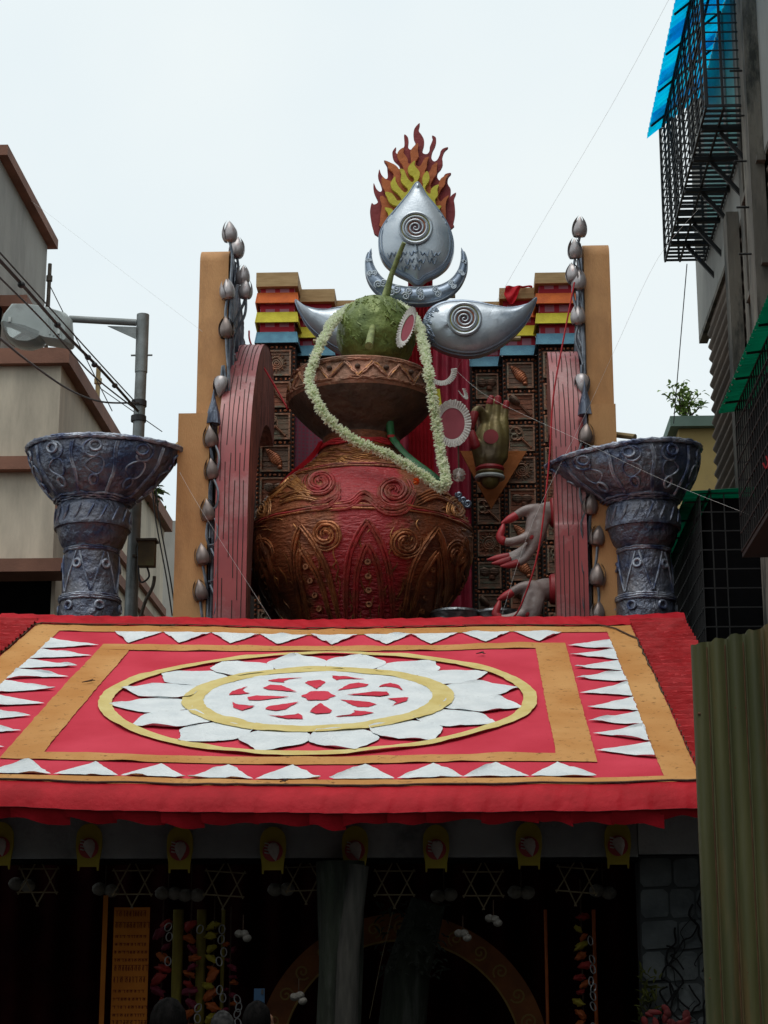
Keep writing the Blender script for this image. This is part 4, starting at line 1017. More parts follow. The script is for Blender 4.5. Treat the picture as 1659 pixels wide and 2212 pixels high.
# golden hand standing on the orange triangle
tri = [(994, 974), (1138, 974), (1061, 1099)]
tr = fixn(tag(MB().prism(tri, lambda u, v, h: at(u, v, 24.25)+Vector((0, h, 0)), 0, .06).build('triangle_board', 'board_tri', base=at(1061, 1099, 24.25)), 'orange triangular board pointing down behind the golden hand', 'board'))
palm = [[((1058, 1036, 0), 22), ((1057, 1015, 0), 22), ((1057, 990, -.02), 26)],
        [((1050, 990, 0), 26), ((1044, 950, -.02), 22), ((1050, 915, 0), 13)], [((1066, 990, 0), 27), ((1070, 950, -.02), 24), ((1070, 912, 0), 14)],
        [((1078, 985, 0), 20), ((1086, 945, 0), 15), ((1088, 912, 0), 11)], [((1044, 1000, -.02), 20), ((1032, 975, -.10), 13), ((1027, 960, -.14), 11)]]
fing = [[((1054, 912, 0), 11), ((1056, 885, .02), 9.5), ((1060, 866, .02), 8)], [((1071, 910, 0), 11), ((1073, 885, .02), 9.5), ((1075, 866, .02), 8)],
        [((1088, 912, 0), 10), ((1091, 890, .02), 8.5), ((1093, 875, .02), 7.5)],
        [((1047, 915, -.02), 11), ((1042, 896, -.06), 10), ((1033, 885, -.1), 10), ((1025, 892, -.14), 9), ((1022, 905, -.16), 8)]]
tips = [[((1058.5, 872, .02), 9.2), ((1061, 861, .02), 7.5)], [((1074.5, 872, .02), 9.2), ((1076, 861, .02), 7.5)], [((1092, 881, .02), 8.6), ((1094, 871, .02), 7)],
        [((1025, 894, -.14), 9.6), ((1022, 908, -.16), 8.8), ((1021, 923, -.16), 5)], [((1027, 963, -.14), 11.6), ((1023, 948, -.16), 9.5), ((1021, 933, -.16), 5.5)]]
gh, g_ = hand('olive gold raised hand with a red disc in its palm', 23.95, palm, fing, tips, 'hand_gold', (1058, 1050, 0))
pd = at(1060, 951, 23.95)-Vector((0, .155, 0))
MB().lathe([(.098, 0), (.098, .012), (.001, .016)], 28, pd, Matrix.Rotation(R_(90), 3, 'X')).build('palm_disc', 'tip_red', gh)
for yy, r, w, m in ((1014, 25, .040, 'tip_red'), (1023, 26, .028, 'hand_gold'), (1032, 28, .03, 'bangle_white')):
    c = at(1058, yy, 23.96); r *= 1.08; MB().tube([c+Vector((r*PK*math.cos(a), -r*PK*math.sin(a), 0)) for a in [2*math.pi*i/30 for i in range(30)]], w, 8, closed=True).build('bangle', m, gh)
# grey hands reaching from the ribs
palmB = [[((1205, 1108, .1), 26), ((1185, 1108, .05), 25), ((1165, 1112, 0), 22)], [((1168, 1110, 0), 22), ((1163, 1140, -.03), 20), ((1156, 1172, -.02), 16)],
         [((1165, 1108, -.02), 20), ((1152, 1125, -.05), 16), ((1148, 1150, -.06), 14)], [((1160, 1150, 0), 17), ((1152, 1178, 0), 14)]]
fingB = [[((1160, 1102, -.04), 15), ((1140, 1102, -.07), 12), ((1122, 1109, -.08), 10), ((1108, 1118, -.09), 8)],
         [((1145, 1155, -.05), 12), ((1125, 1165, -.10), 10), ((1100, 1171, -.13), 9.5), ((1088, 1168, -.14), 8)],
         [((1154, 1176, -.02), 11), ((1143, 1194, -.03), 10), ((1130, 1210, -.04), 9), ((1112, 1218, -.05), 8)],
         [((1150, 1174, .06), 10), ((1134, 1192, .06), 9), ((1115, 1206, .05), 8.5), ((1098, 1212, .04), 8)],
         [((1148, 1172, .14), 10), ((1130, 1187, .14), 9), ((1108, 1199, .13), 8.5), ((1092, 1204, .12), 8)]]
tipsB = [[((1112, 1115.5, -.09), 9.4), ((1098, 1123, -.10), 8), ((1085, 1129.5, -.11), 3)], [((1086, 1168, -.14), 9.5), ((1080, 1160, -.14), 9), ((1084, 1146, -.14), 7.5), ((1087, 1135, -.13), 4)],
         [((1116, 1217, -.05), 9), ((1100, 1221, -.05), 7.5), ((1083, 1223, -.05), 2.5)], [((1100, 1211, .04), 9), ((1082, 1215, .04), 7.5), ((1064, 1217, .04), 2.5)], [((1096, 1203, .12), 9), ((1074, 1206, .12), 7.5), ((1054, 1209, .12), 2.5)]]
HG = [('grey hand with red fingertips curling open, upper of two reaching from the rib', None, 0, 0, 1149), ('grey hand with red fingertips touching the silver bowl, lower of two on the rib', None, -9, 166, 1149)]
def cuff(t, x, y, Y):
    c = at(x, y, Y); mb = MB(); mb.lathe([(26*PK, -.05), (31*PK, -.03), (33*PK, .02), (29*PK, .05)], 24, c, Matrix.Rotation(R_(90), 3, 'Y')); mb.build('cuff', 'tip_red', t)
for lab, mi, dx, dy, _ in HG:
    t, g = hand(lab, 21.35, palmB, fingB, tipsB, 'hand_grey', (1190, 1130, 0), mi, dx, dy)
    cuff(t, 1197+dx*.2, 1107+dy, 21.42)
    p = g((1147, 1149, -.06))-Vector((0, .075, 0))
    MB().ell(p+Vector((0, .03, 0)), (.045, .014, .10), 12, 8).build('palm_disc', 'tip_red', t)
t, g = hand('grey hand almost hidden between the red rib and the pot', 22.5, palmB, fingB, tipsB, 'hand_grey', (1190, 1130, 0), 872, 0, 150)
cuff(t, 550, 1258, 22.55)
# silver bowls resting below the hands
mat('bowl_silver', (0.34, 0.36, 0.37), (0.14, 0.15, 0.16), scale=10, rough=.28, metal=.8, bump=.7, bscale=22)
for x, w, lab in ((985, 52, 'crumpled silver foil bowl beside the pot base'), (1075, 46, 'crumpled silver foil bowl under the lower grey hand')):
    c = at(x, 1331, 21.7); r = w*PK
    tag(MB().lathe([(r*.3, -.34), (r*.7, -.28), (r*.95, -.10), (r, .0), (r*1.05, .02), (r*1.03, .045), (r*.97, .03), (r*.85, -.10), (r*.5, -.25), (.01, -.27)], 40, c).build('foil_bowl', 'bowl_silver', base=c-Vector((0, 0, .34))), lab, 'bowl', 'silver foil bowls by the pot')
# ---------------------------------------------------------------- ruffled paper fans by the garland
mat('fan_white', (0.62, 0.60, 0.57), (0.50, 0.48, 0.45), scale=9, rough=.8, bump=.3)
mat('fan_pink', (0.34, 0.075, 0.10), (0.26, 0.05, 0.07), scale=4, rough=.8)
mat('ribbon_yellow', (0.5, 0.46, 0.03), (0.36, 0.32, 0.02), scale=6, rough=.7)
def fan(lab, cx, cy, rx, ry, Y, tiltv, half=False, core='fan_pink'):
    c = at(cx, cy, Y); rot = Matrix.Rotation(tiltv[2], 3, 'Y') @ Matrix.Rotation(tiltv[0], 3, 'X') @ Matrix.Rotation(tiltv[1], 3, 'Z')
    t = thing('ruffled_fan', lab, 'paper fan', c-Vector((0, 0, ry*PK)))
    n = 96; a0, a1 = (0, 2*math.pi) if not half else (math.pi*1.05, math.pi*1.95)
    def ruf(a, b):
        an = a0+(a1-a0)*a; q = .66+.34*b
        return c+rot @ Vector((rx*PK*q*math.cos(an), -.012*b*math.sin(an*44)-.02*b, ry*PK*q*math.sin(an)*(1+.02*b*math.sin(an*22))))
    fixn(MB().grid(ruf, n*2, 4).build('ruffle', 'fan_white', t))
    vs = [c+rot @ Vector((rx*PK*.68*math.cos(2*math.pi*i/40), .01, ry*PK*.68*math.sin(2*math.pi*i/40))) for i in range(40)]
    vs2 = [v+rot @ Vector((0, .015, 0)) for v in vs]
    if not half: fixn(MB().add(vs+vs2, [tuple(range(40)), tuple(range(40, 80))]+[(i, (i+1) % 40, 40+(i+1) % 40, 40+i) for i in range(40)]).build('paper_disc', core, t))
    return t
fan('pink disc with broad white ruffle hanging beside the golden hand', 977, 915, 40, 51, 21.5, (.1, .15, .08))
fan('narrow pink and white ruffled fan leaning on the coconut', 880, 708, 25, 48, 21.62, (0, -.75, .28))
fan('folded white ruffle strip drooping between garland and red cloth', 952, 800, 36, 34, 21.6, (.2, .3, -.35), True)
fan('small cream ruffle scrap turned upright beyond the garland', 992, 838, 14, 30, 21.7, (.2, .9, -.5), True)
rb = MB()
def rbn(a, b): 
    p = at(950-22*b+10*math.sin(a*2), 840+170*a, 21.55); return p+Vector((.05*b, .06*math.sin(a*11)*b, 0))
fixn(tag(rb.grid(rbn, 30, 4).build('yellow_ribbon', 'ribbon_yellow', base=at(950, 1010, 21.55)), 'crumpled yellow ribbon behind the garland', 'ribbon'))
pm = thing('pompom', 'small cream pompom on a cord beneath the ruffled fan', 'pompom', at(991, 1030, 21.6))
MB().tube([at(990, 962, 21.55), at(991, 1018, 21.6)], .012, 6).build('cord', 'cord_brown', pm)
mb = MB(); c = at(991, 1026, 21.6)
for k in range(160):
    a = Vector((rnd(-1, 1), rnd(-1, 1), rnd(-1, 1))).normalized(); e = a.cross(Vector((.2, .5, .8))).normalized()
    mb.add([c, c+a*.075+e*.012, c+a*.085-e*.012], [(0, 1, 2)])
mb.ell(c, (.05, .05, .05), 10, 8); mb.build('tuft', 'fan_white', pm, smooth=0)
# ---------------------------------------------------------------- blue grey lamp pillars with spouted bowls
mat('pillar_blue', (0.20, 0.225, 0.28), (0.035, 0.052, 0.11), scale=2.6, rough=.34, metal=.45, bump=1.0, bscale=9, dist=.06, dirt=(0.105, 0.092, 0.095), dscale=1.3, dlo=.42, dhi=.66, lo=.38, hi=.66)
mat('pillar_ridge', (0.33, 0.36, 0.42), (0.055, 0.075, 0.15), scale=6, rough=.36, metal=.4, bump=.8, bscale=22, lo=.4, hi=.62)
def pillar(lab, cx, side, yr, dxs, tilt):
    """cx: picture column of the shaft axis; side +1 spout to the right; yr rim height; dxs rim shift; tilt of the rim"""
    Y = 21.0; K = at(cx+100, 1100, Y).x-at(cx, 1100, Y).x; K /= 100
    z = lambda y: at(cx, y, Y).z; ax = at(cx, 1200, Y).x
    t = thing('lamp_pillar', lab, 'pillar', (ax, Y, 0))
    prof = [(70, 2120), (66, 1500), (64, 1330), (63, 1295), (60, 1290), (60, 1255), (58, 1215), (56, 1195), (58, 1188), (66, 1180), (72, 1165), (76, 1150), (79, 1146)]
    MB().lathe([(r*K, max(0, z(y))) for r, y in prof], 36, (ax, Y, 0)).build('shaft', 'pillar_blue', t)
    MB().lathe([(60*K, z(1150)), (82*K, z(1147)), (83*K, z(1142)), (79*K, z(1125)), (80*K, z(1108)), (76*K, z(1098)), (66*K, z(1090)), (50*K, z(1088))], 36, (ax, Y, 0)).build('collar', 'pillar_blue', t)
    # bowl
    c0 = Vector((ax, Y, z(1095))); H = z(yr)-z(1095); R = 142*K
    def bp(ph, tt, h=0.0):
        r = R*(.46+.54*math.sin(tt*math.pi/2)**.75)+h
        d = abs((ph+math.pi) % (2*math.pi)-math.pi)          # angle from the spout
        spo = max(0, 1-d/1.05)
        rr = r*(1+.32*(.2+.8*tt)*spo**.95)
        x = side*rr*math.cos(ph); y = rr*math.sin(ph)*(1-.10*spo)*(1-0.15*tt)
        zz = H*tt+tilt*tt*x*.0+tilt*x*tt
        return c0+Vector((x+dxs*K*tt, -y, zz))
    mb = MB().grid(lambda a, b: bp(2*math.pi*a, b, .010*noise.noise((a*30, b*8, 1))), 96, 20)
    mb.grid(lambda a, b: bp(-2*math.pi*a, 1-.55*b, -.05*min(1, b*4)), 96, 8)
    bw = mb.build('bowl', 'pillar_blue', t)
    for q in range(4):
        MB().tube([bp(2*math.pi*i/110, .97+.03*q/3-.02*(q % 2)+rnd(-.012, .012), .016+rnd(0, .014)) for i in range(110)], [.022*rnd(.6, 1.2) for i in range(110)], 6, closed=True).build('rim_rope', 'pillar_ridge', bw)
    for q in range(3):
        MB().tube([bp(2*math.pi*i/60, .02+.03*q+rnd(-.01, .01), .012) for i in range(60)], [.016*rnd(.6, 1.2) for i in range(60)], 6, closed=True).build('foot_ring', 'pillar_ridge', bw)
    nb = 9
    for k in range(nb):
        ph = math.pi*2*(k+.5)/nb
        for q in range(2):
            MB().tube([bp(ph+.03*q+.02*math.sin(i*.7+k), .06+.84*i/12, .008) for i in range(13)], [.013*rnd(.7, 1.2) for i in range(13)], 5).build('rib_ridge', 'pillar_ridge', bw)
        pc = ph+math.pi/nb
        for (tc, r, n_) in ((.80, .055, 1), (.26, .05, 1)):
            mm = MB().tube([bp(pc+.6*r/R*math.cos(a)*2.0, tc+r/H*math.sin(a), .010) for a in [2*math.pi*i/18 for i in range(18)]], .016, 6, closed=True)
            mm.build('ring_boss', 'pillar_ridge', bw)
        MB().tube([bp(pc+.30*math.cos(a)*(1 if k % 2 else -1)*(.25+.75*i/20)*.8, .72+.20*math.sin(a)*(.3+.7*i/20), .008) for i, a in [(i, -2.8+i*.22) for i in range(21)]], .013, 5).build('scroll_ridge', 'pillar_ridge', bw)
        MB().tube([bp(pc+.16*math.cos(a), .48+.13*math.sin(a)*(1-.4*math.cos(a)), .006) for a in [2*math.pi*i/18 for i in range(18)]], .011, 5, closed=True).build('leaf_ridge', 'pillar_ridge', bw)
    # shaft decoration
    def shp(th, y, h=.006):
        r = 60*K
        for (r0, y0), (r1, y1) in zip(prof, prof[1:]):
            if y0 >= y >= y1: r = (r0+(r1-r0)*(y0-y)/(y0-y1+1e-9))*K
        r += h; return Vector((ax+r*math.sin(th), Y-r*math.cos(th), z(y)))
    for y0 in (1192, 1293, 1298):
        for q in range(2): MB().tube([shp(2*math.pi*i/50, y0+q*4+rnd(-1, 1), .008) for i in range(50)], [.016*rnd(.6, 1.1) for i in range(50)], 5, closed=True).build('shaft_ring', 'pillar_ridge', t)
    for k in range(6):
        th = k*math.pi/3+.2
        for sg in (-1, 1):
            MB().tube([shp(th+sg*(.46-.44*i/10), 1202+84*i/10) for i in range(11)], [.011*rnd(.7, 1.2) for i in range(11)], 5).build('chevron_ridge', 'pillar_ridge', t)
        for yy, th2 in ((1228, th+.52), (1318, th+.3)):
            MB().tube([shp(th2+.13*math.cos(a), yy+8*math.sin(a), .010) for a in [2*math.pi*i/16 for i in range(16)]], .018, 6, closed=True).build('ring_boss', 'pillar_ridge', t)
    for k in range(18):
        th = 2*math.pi*k/18
        r = 81*K
        MB().tube([Vector((ax+r*math.sin(th+.22*i/5), Y-r*math.cos(th+.22*i/5), z(1142-36*i/5))) for i in range(6)], [.004, .013, .014, .014, .012, .004], 5).build('rope_ridge', 'pillar_ridge', t)
    return t
pillar('blue grey lamp pillar with spouted bowl beside the beige house', 198, 1, 972, -2, .0)
MB_BACK = at(545, 790, 25.3), at(1262, 790, 25.3)
tag(MB().box2((MB_BACK[0].x-.1, 25.3, 3.0), (MB_BACK[1].x+.1, 25.4, MB_BACK[0].z)).build('backdrop_wall', 'terra_dark', base=(-1, 25.3, 3)), 'dark plain backdrop wall behind the relief towers', 'wall')
pillar('blue grey lamp pillar with spouted bowl beside the barred windows', 1390, -1, 985, -14, .10)
# ---------------------------------------------------------------- ropes, strings and struts of the tableau
mat('rope_red', (0.42, 0.010, 0.018), None, rough=.7)
mat('string_pale', (0.75, 0.77, 0.75), None, rough=.6)
mat('wire_black', (0.02, 0.02, 0.022), None, rough=.6)
def line(name, pts, r, m, label, cat='string', k=5, n=5):
    P = smooth_path([at(*p) for p in pts], k); o = MB().tube(P, r, n).build(name, m, base=P[-1]); return tag(o, label, cat)
line('red_rope', [(1241, 610, 21.1), (1215, 745, 21.0), (1195, 860, 20.9), (1185, 1010, 20.85), (1163, 1190, 20.8), (1128, 1302, 20.9), (1108, 1335, 21)], .010, 'rope_red', 'red rope hanging from the lotus buds past the arch rib to the roof', 'rope')
line('red_rope', [(538, 715, 22.6), (545, 750, 22.5), (600, 845, 22.4), (622, 885, 22.3)], .012, 'rope_red', 'short red cord tied between tower and pot rim', 'rope')
line('kite_string', [(388, 1020, 20.0), (440, 1110, 20), (585, 1338, 20.2)], .0013, 'string_pale', 'pale string slanting across the red rib down to the roof')
line('kite_string', [(62, 430, 24.5), (120, 474, 23.5), (270, 590, 22), (437, 716, 21.3)], .0013, 'string_pale', 'fine string from the beige house across the sky to the orange slab')
line('kite_string', [(1455, -20, 16), (1320, 230, 18), (1160, 500, 20.5), (1068, 660, 22.4), (985, 800, 23)], .0013, 'string_pale', 'fine string crossing the sky down to the hanging red cloth')
line('kite_string', [(1510, 450, 18), (1420, 560, 19), (1335, 740, 20), (1262, 900, 20.6), (1150, 1130, 20.8), (1085, 1325, 20.9)], .0013, 'string_pale', 'pale string slanting from the barred balcony to the foil bowls')
line('kite_string', [(985, 800, 22), (1060, 860, 21.4), (1250, 950, 20.2), (1440, 1040, 19.4), (1640, 1120, 18.5)], .0011, 'string_pale', 'pale string from the ruffled fan across the spouted bowl to the window grille')
for pts, lab in (([(318, 1022, 21.2), (395, 952, 21.5)], 'upper bamboo strut between bowl and orange slab'), ([(335, 1005, 21.3), (300, 1050, 21.2), (392, 962, 21.5)][::2] and [(330, 1012, 21.3), (384, 966, 21.5)], 'lower bamboo strut between bowl and orange slab'), ([(1322, 938, 21.4), (1372, 944, 21.2)], 'short bamboo strut behind the right hand bowl of the barred window side')):
    P = [at(*p) for p in pts]; tag(MB().tube(P, .035, 8).build('bamboo_strut', 'bamboo', base=P[0]), lab, 'strut')
random.seed(5)
# ---------------------------------------------------------------- beige house on the street's left
mat('plaster_beige', (0.66, 0.58, 0.46), (0.56, 0.49, 0.385), scale=1.2, rough=.9, bump=.2, bscale=30, dirt=(0.34, 0.30, 0.24), dscale=1.4, dlo=.42, dhi=.70, stretch=(1, 1, .22))
mat('plaster_grey', (0.38, 0.365, 0.33), (0.29, 0.28, 0.255), scale=1.3, rough=.9, bump=.2, bscale=30, dirt=(0.20, 0.195, 0.18), dscale=1.0, dlo=.48, dhi=.75, stretch=(1, 1, .4))
mat('trim_brown', (0.25, 0.115, 0.075), (0.18, 0.083, 0.055), scale=2.5, rough=.85, bump=.2)
mat('black_void', (0.008, 0.008, 0.009), None, rough=1, spec=0)  # flat black puts the unlit depth of openings into the colour
XB = at(134, 757, 22.9).x; ZB = at(134, 757, 22.9).z; YF = onx(370, 1160, XB+.12).y
hs = thing('beige_house', 'beige plastered house with brown ledges behind the street lamp', 'house', (XB-3, 22.9, 0))
zc = at(134, 790, 22.9).z
z2 = at(60, 1215, 22.9).z
wl = MB().box2((XB-8, 22.9, z2), (XB, YF, zc)); wl.build('wall', 'plaster_beige', hs)
XO = at(118, 1300, 22.9).x
MB().box2((XO, 22.9, 0), (XB, YF, z2)).build('wall', 'plaster_beige', hs)
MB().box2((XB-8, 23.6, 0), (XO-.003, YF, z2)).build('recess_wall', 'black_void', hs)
MB().box2((XB-8.1, 22.78, zc), (XB+.12, YF+.1, ZB)).build('parapet_cornice', 'trim_brown', hs)
za, zb_ = at(60, 990, 22.85).z, at(60, 1018, 22.85).z
MB().box2((XB-8, 22.74, zb_), (at(88, 1000, 22.75).x, 22.898, za)).build('ledge', 'trim_brown', hs)
za, zb_ = at(60, 1212, 22.5).z, at(60, 1240, 22.5).z
MB().box2((XB-8, 22.35, zb_), (at(150, 1225, 22.4).x, 22.898, za)).build('ledge', 'trim_brown', hs)
p = onx(300, 1250, XB); q = onx(300, 1268, XB)
MB().box2((XB+.003, 22.9, q.z), (XB+.07, YF, p.z)).build('ledge', 'trim_brown', hs)
p = onx(330, 1340, XB); q = onx(330, 1362, XB)
MB().box2((XB+.003, 22.9, q.z), (XB+.07, YF, p.z)).build('ledge', 'trim_brown', hs)
XA = at(102, 540, 26).x
st = thing('stair_house', 'grey plastered stair block with brown coping on the beige roof', 'house', (XA-2, 24, ZB))
ztop = at(110, 512, 26).z; zlow = at(102, 532, 26).z
MB().box2((XA-5, 22.95, ZB), (XA, 26, zlow)).build('wall', 'plaster_grey', st)
MB().box2((XA-5.1, 22.9, zlow), (XA+.13, 26.12, ztop)).build('coping', 'trim_brown', st)
p0, p1 = at(30, 637, 23.4), at(30, 661, 23.4)
MB().box2((XA+.003, 23.4, p1.z), (at(58, 648, 23.4).x, 24.6, p0.z)).build('door_canopy', 'trim_brown', st)
MB().box2((XA+.004, 22.96, ZB+.02), (XA+.03, 23.45, p1.z-.02)).build('doorway', 'black_void', st)
# roof aerials
for (x, y0, y1, Y, r, m, lab) in ((108, 570, 765, 25, .028, 'wood_grey', 'tall thin aerial pole with stays on the beige roof'), (213, 792, 905, 26, .035, 'bamboo', 'short wooden stake standing above the house cornice')):
    a = at(x, y0, Y); t = thing('roof_pole', lab, 'pole', (a.x, a.y, ZB))
    MB().tube([(a.x, a.y, ZB-.3), a], r, 8).build('pole', m, t)
    MB().tube([a-Vector((0, 0, .26)), a-Vector((0, 0, .18))], r*1.6, 8).build('joint', m, t)
    for dx in (-.25, .9):
        MB().tube([a-Vector((0, 0, .3)), Vector((a.x+dx, a.y+.3, ZB-.05))], .007, 4).build('stay_wire', 'wire_black', t)
far = MB(); a = at(352, 1125, 36); b = at(420, 1125, 36)
tag(far.box2((a.x, 36, 0), (b.x+3, 41, a.z)).build('far_house', 'plaster_grey', base=(a.x, 36, 0)), 'small pale grey house beyond the end of the beige one', 'house')
# ---------------------------------------------------------------- street lamp
mat('lamp_grey', (0.24, 0.26, 0.26), (0.17, 0.19, 0.19), scale=5, rough=.5, metal=.3, bump=.15, dirt=(.10, .10, .09), dscale=3, dlo=.5, dhi=.75)
mat('lamp_shell', (0.36, 0.40, 0.39), (0.28, 0.32, 0.31), scale=3, rough=.45, dirt=(.16, .17, .16), dscale=3, dlo=.52, dhi=.75)
mat('lamp_glass', (0.50, 0.54, 0.52), (0.40, 0.44, 0.42), scale=3, rough=.12, trans=.75, spec=.7)
mat('box_rust', (0.17, 0.12, 0.05), (0.09, 0.065, 0.035), scale=5, rough=.7, dirt=(.13, .16, .06), dscale=3, dlo=.5, dhi=.7)
YL = 21.9; tp = at(309, 680, YL)
lp = thing('street_lamp', 'grey street lamp with glass bowl on a bracket arm', 'street lamp', (tp.x, YL, 0))
MB().tube([(tp.x-.045, YL, 0), (tp.x-.03, YL, 5.5), (tp.x, YL, tp.z-.7)], [.085, .08, .068], 14).build('post', 'lamp_grey', lp)
MB().tube([(tp.x, YL, tp.z-.74), (tp.x, YL, tp.z)], .076, 14).build('top_sleeve', 'lamp_grey', lp)
a = at(294, 697, YL); b = at(150, 689, YL-.25)
MB().tube([a, b], .043, 12).build('arm', 'lamp_grey', lp)
fixn(MB().prism([(294, 706), (232, 704), (294, 732)], lambda u, v, h: at(u, v, YL-.08)+Vector((0, h, 0)), 0, .02).build('bracket_plate', 'lamp_grey', lp))
for sx in (-1, 1): MB().tube([(tp.x+sx*.07, YL, tp.z-.52), (tp.x+sx*.13, YL, tp.z-.52)], .012, 6).build('bolt', 'lamp_grey', lp)
for yy in (872, 905): MB().tube([(tp.x-.012, YL, at(300, yy, YL).z-.035), (tp.x-.012, YL, at(300, yy, YL).z+.035)], .092, 14).build('clamp', 'wire_black', lp)
Yh = YL-.3
def loft(outline, half, cyc, flat):
    mb = MB(); n = len(outline); m = 9; P = [Vector(o) for o in outline]; c = Vector(cyc)
    for k in range(m):
        s = -1+2*k/(m-1); f = math.sqrt(max(0, 1-(abs(s)**2.4)*flat))
        for p in P: w = c+(p-c)*f; mb.v.append(at(w.x, w.y, Yh)+Vector((0, s*half, 0)))
    for k in range(m-1):
        for i in range(n): j = (i+1) % n; mb.f.append((k*n+i, k*n+j, (k+1)*n+j, (k+1)*n+i))
    mb.f.append(tuple(range(n))); mb.f.append(tuple((m-1)*n+i for i in range(n))); return mb
hd = fixn(loft([(3, 703), (9, 684), (27, 661), (62, 661), (110, 669), (145, 680), (156, 692), (160, 747), (156, 751), (104, 743), (60, 725), (20, 708)], .17, (80, 705), .28).build('lamp_head', 'lamp_shell', lp, smooth=50))
fixn(loft([(4, 701), (8, 722), (22, 742), (42, 752), (66, 754), (88, 748), (99, 740), (100, 728), (60, 712)], .172, (55, 716), .35).build('glass_bowl', 'lamp_glass', hd, smooth=60))
for i in range(4):
    fixn(MB().prism([(100+i*8, 684-i*.2), (103+i*8, 684), (109+i*8, 722+i*3), (106+i*8, 722+i*3)], lambda u, v, h: at(u, v, Yh-.178)+Vector((0, h, 0)), -.006, .02).build('cooling_rib', 'lamp_shell', hd))
for x, y in ((21, 690), (127, 716)): MB().box(at(x, y, Yh-.18), (.03, .02, .06)).build('clip', 'bangle_white', hd)
jb = at(318, 1198, YL-.14); jz = .32
t = thing('junction_box', 'rusty metal junction box hung on the lamp post', 'box', jb-Vector((0, 0, .17)))
MB().box(jb, (.19, .15, .29)).build('case', 'box_rust', t); MB().box(jb+Vector((0, -.01, .16)), (.24, .2, .025)).build('hood', 'wood_grey', t)
MB().box(jb+Vector((-.13, .05, 0)), (.1, .03, .03)).build('bracket', 'wood_grey', t)
line('service_cable', [(318, 1225, YL-.12), (322, 1246, YL-.1), (306, 1258, YL-.1), (300, 1240, YL-.1), (298, 1180, YL-.1)], .012, 'wire_black', 'thin black cable looping below the junction box', 'cable')
line('service_cable', [(334, 1245, YL-.1), (330, 1268, YL-.1), (314, 1300, YL-.1), (302, 1340, YL-.1)], .022, 'wood_grey', 'thick grey cable running down beside the lamp post', 'cable')
for k, x in enumerate((330, 338)):
    line('service_cable', [(x-2, 1040, 22.2), (x+6, 1120, 22.2), (x+30, 1250, 22.2), (x+42, 1330, 22.2)], .009, 'wire_black', ('dark cable hanging slack beside the beige house, outer one', 'dark cable hanging slack beside the beige house, inner one')[k], 'cable')
for pts, r, lab in (([(-420, 90, 8.5), (-30, 513, 14), (60, 612, 16), (150, 712, 18.5), (225, 795, 20.2), (292, 868, 21.8)], .008, 'thin carrier wire of the bead strung overhead cable'),
                    ([(-420, 110, 8.5), (-30, 530, 14), (60, 628, 16), (150, 730, 18.5), (225, 806, 20.2), (298, 888, 21.8)], .017, 'thick black overhead cable strung with beads to the lamp post'),
                    ([(-420, 185, 8.5), (-30, 570, 13.5), (100, 700, 17), (200, 810, 19.5), (298, 888, 21.8)], .009, 'single thin overhead wire crossing in front of the lamp head'),
                    ([(-420, 420, 8.5), (-30, 708, 14), (60, 780, 16.5), (150, 842, 19), (220, 868, 20.5), (300, 870, 21.8)], .011, 'sagging black overhead wire below the lamp head')):
    line('overhead_wire', pts, r, 'wire_black', lab, 'wire', k=8)
bead = MB().ell((0, 0, 0), (.035, .035, .03), 10, 8).mesh('bead'); bead.materials.append(MATS['wire_black'])
cb = bpy.data.objects.get('overhead_wire.001')
for x, y, Y in ((46, 613, 15.6), (124, 700, 17.7), (190, 770, 19.4), (204, 786, 19.7), (248, 831, 20.8)):
    o = bpy.data.objects.new('bead', bead); COL.objects.link(o); o.parent = cb; o.location = at(x, y+2, Y)-OFF[cb.name]
# ---------------------------------------------------------------- plants growing on the masonry
mat('leaf_green', (0.10, 0.17, 0.035), (0.055, 0.10, 0.02), scale=6, rough=.5)
mat('leaf_pale', (0.30, 0.42, 0.12), (0.20, 0.30, 0.07), scale=6, rough=.5)
mat('twig', (0.10, 0.08, 0.05), None, rough=.9)
def leaf(mb, p, d, L, w):
    d = d.normalized(); s = d.cross(Vector((rnd(-.4, .4), rnd(-.4, .4), 1))).normalized(); u = s.cross(d)
    mb.add([p, p+d*L*.35+s*w+u*.1*L, p+d*L*.75+s*w*.7+u*.05*L, p+d*L-u*.1*L, p+d*L*.75-s*w*.7+u*.05*L, p+d*L*.35-s*w+u*.1*L, p+d*L*.5], [(0, 1, 6), (1, 2, 6), (2, 3, 6), (3, 4, 6), (4, 5, 6), (5, 0, 6)])
def plant(lab, base, spread, height, n, ll, m, nst=7):
    t = thing('wall_plant', lab, 'plant', base); tw = MB(); lf = MB()
    for k in range(nst):
        e = base+Vector((rnd(-1, 1)*spread, rnd(-1, 1)*spread*.5, height*rnd(.45, 1))); m_ = base.lerp(e, .5)+Vector((rnd(-.1, .1), 0, .1*height))
        pts = smooth_path([base+Vector((rnd(-.2, .2)*spread, 0, 0)), m_, e], 5); tw.tube(pts, [.012-.0008*i for i in range(len(pts))], 5)
        for i in range(n):
            p = pts[random.randrange(2, len(pts))]; leaf(lf, p+Vector((rnd(-.05, .05), rnd(-.05, .05), rnd(-.05, .05))), Vector((rnd(-1, 1), rnd(-1, 1), rnd(-.6, .7))), ll*rnd(.7, 1.2), ll*.24)
    tw.build('stems', 'twig', t); lf.build('leaves', m, t, smooth=0)
yb = at(1478, 908, 29)
plant('leafy peepal sapling growing on the green parapet', yb, .30, .62, 13, .12, 'leaf_pale', 15)
plant('spiky little plant sprouting from the sloping brown cornice', onx(326, 1085, XB+.05), .12, .30, 12, .2, 'leaf_green', 4)
plant('tiny weed on the lower end of the brown cornice', onx(347, 1122, XB+.05), .08, .16, 8, .12, 'leaf_green', 3)
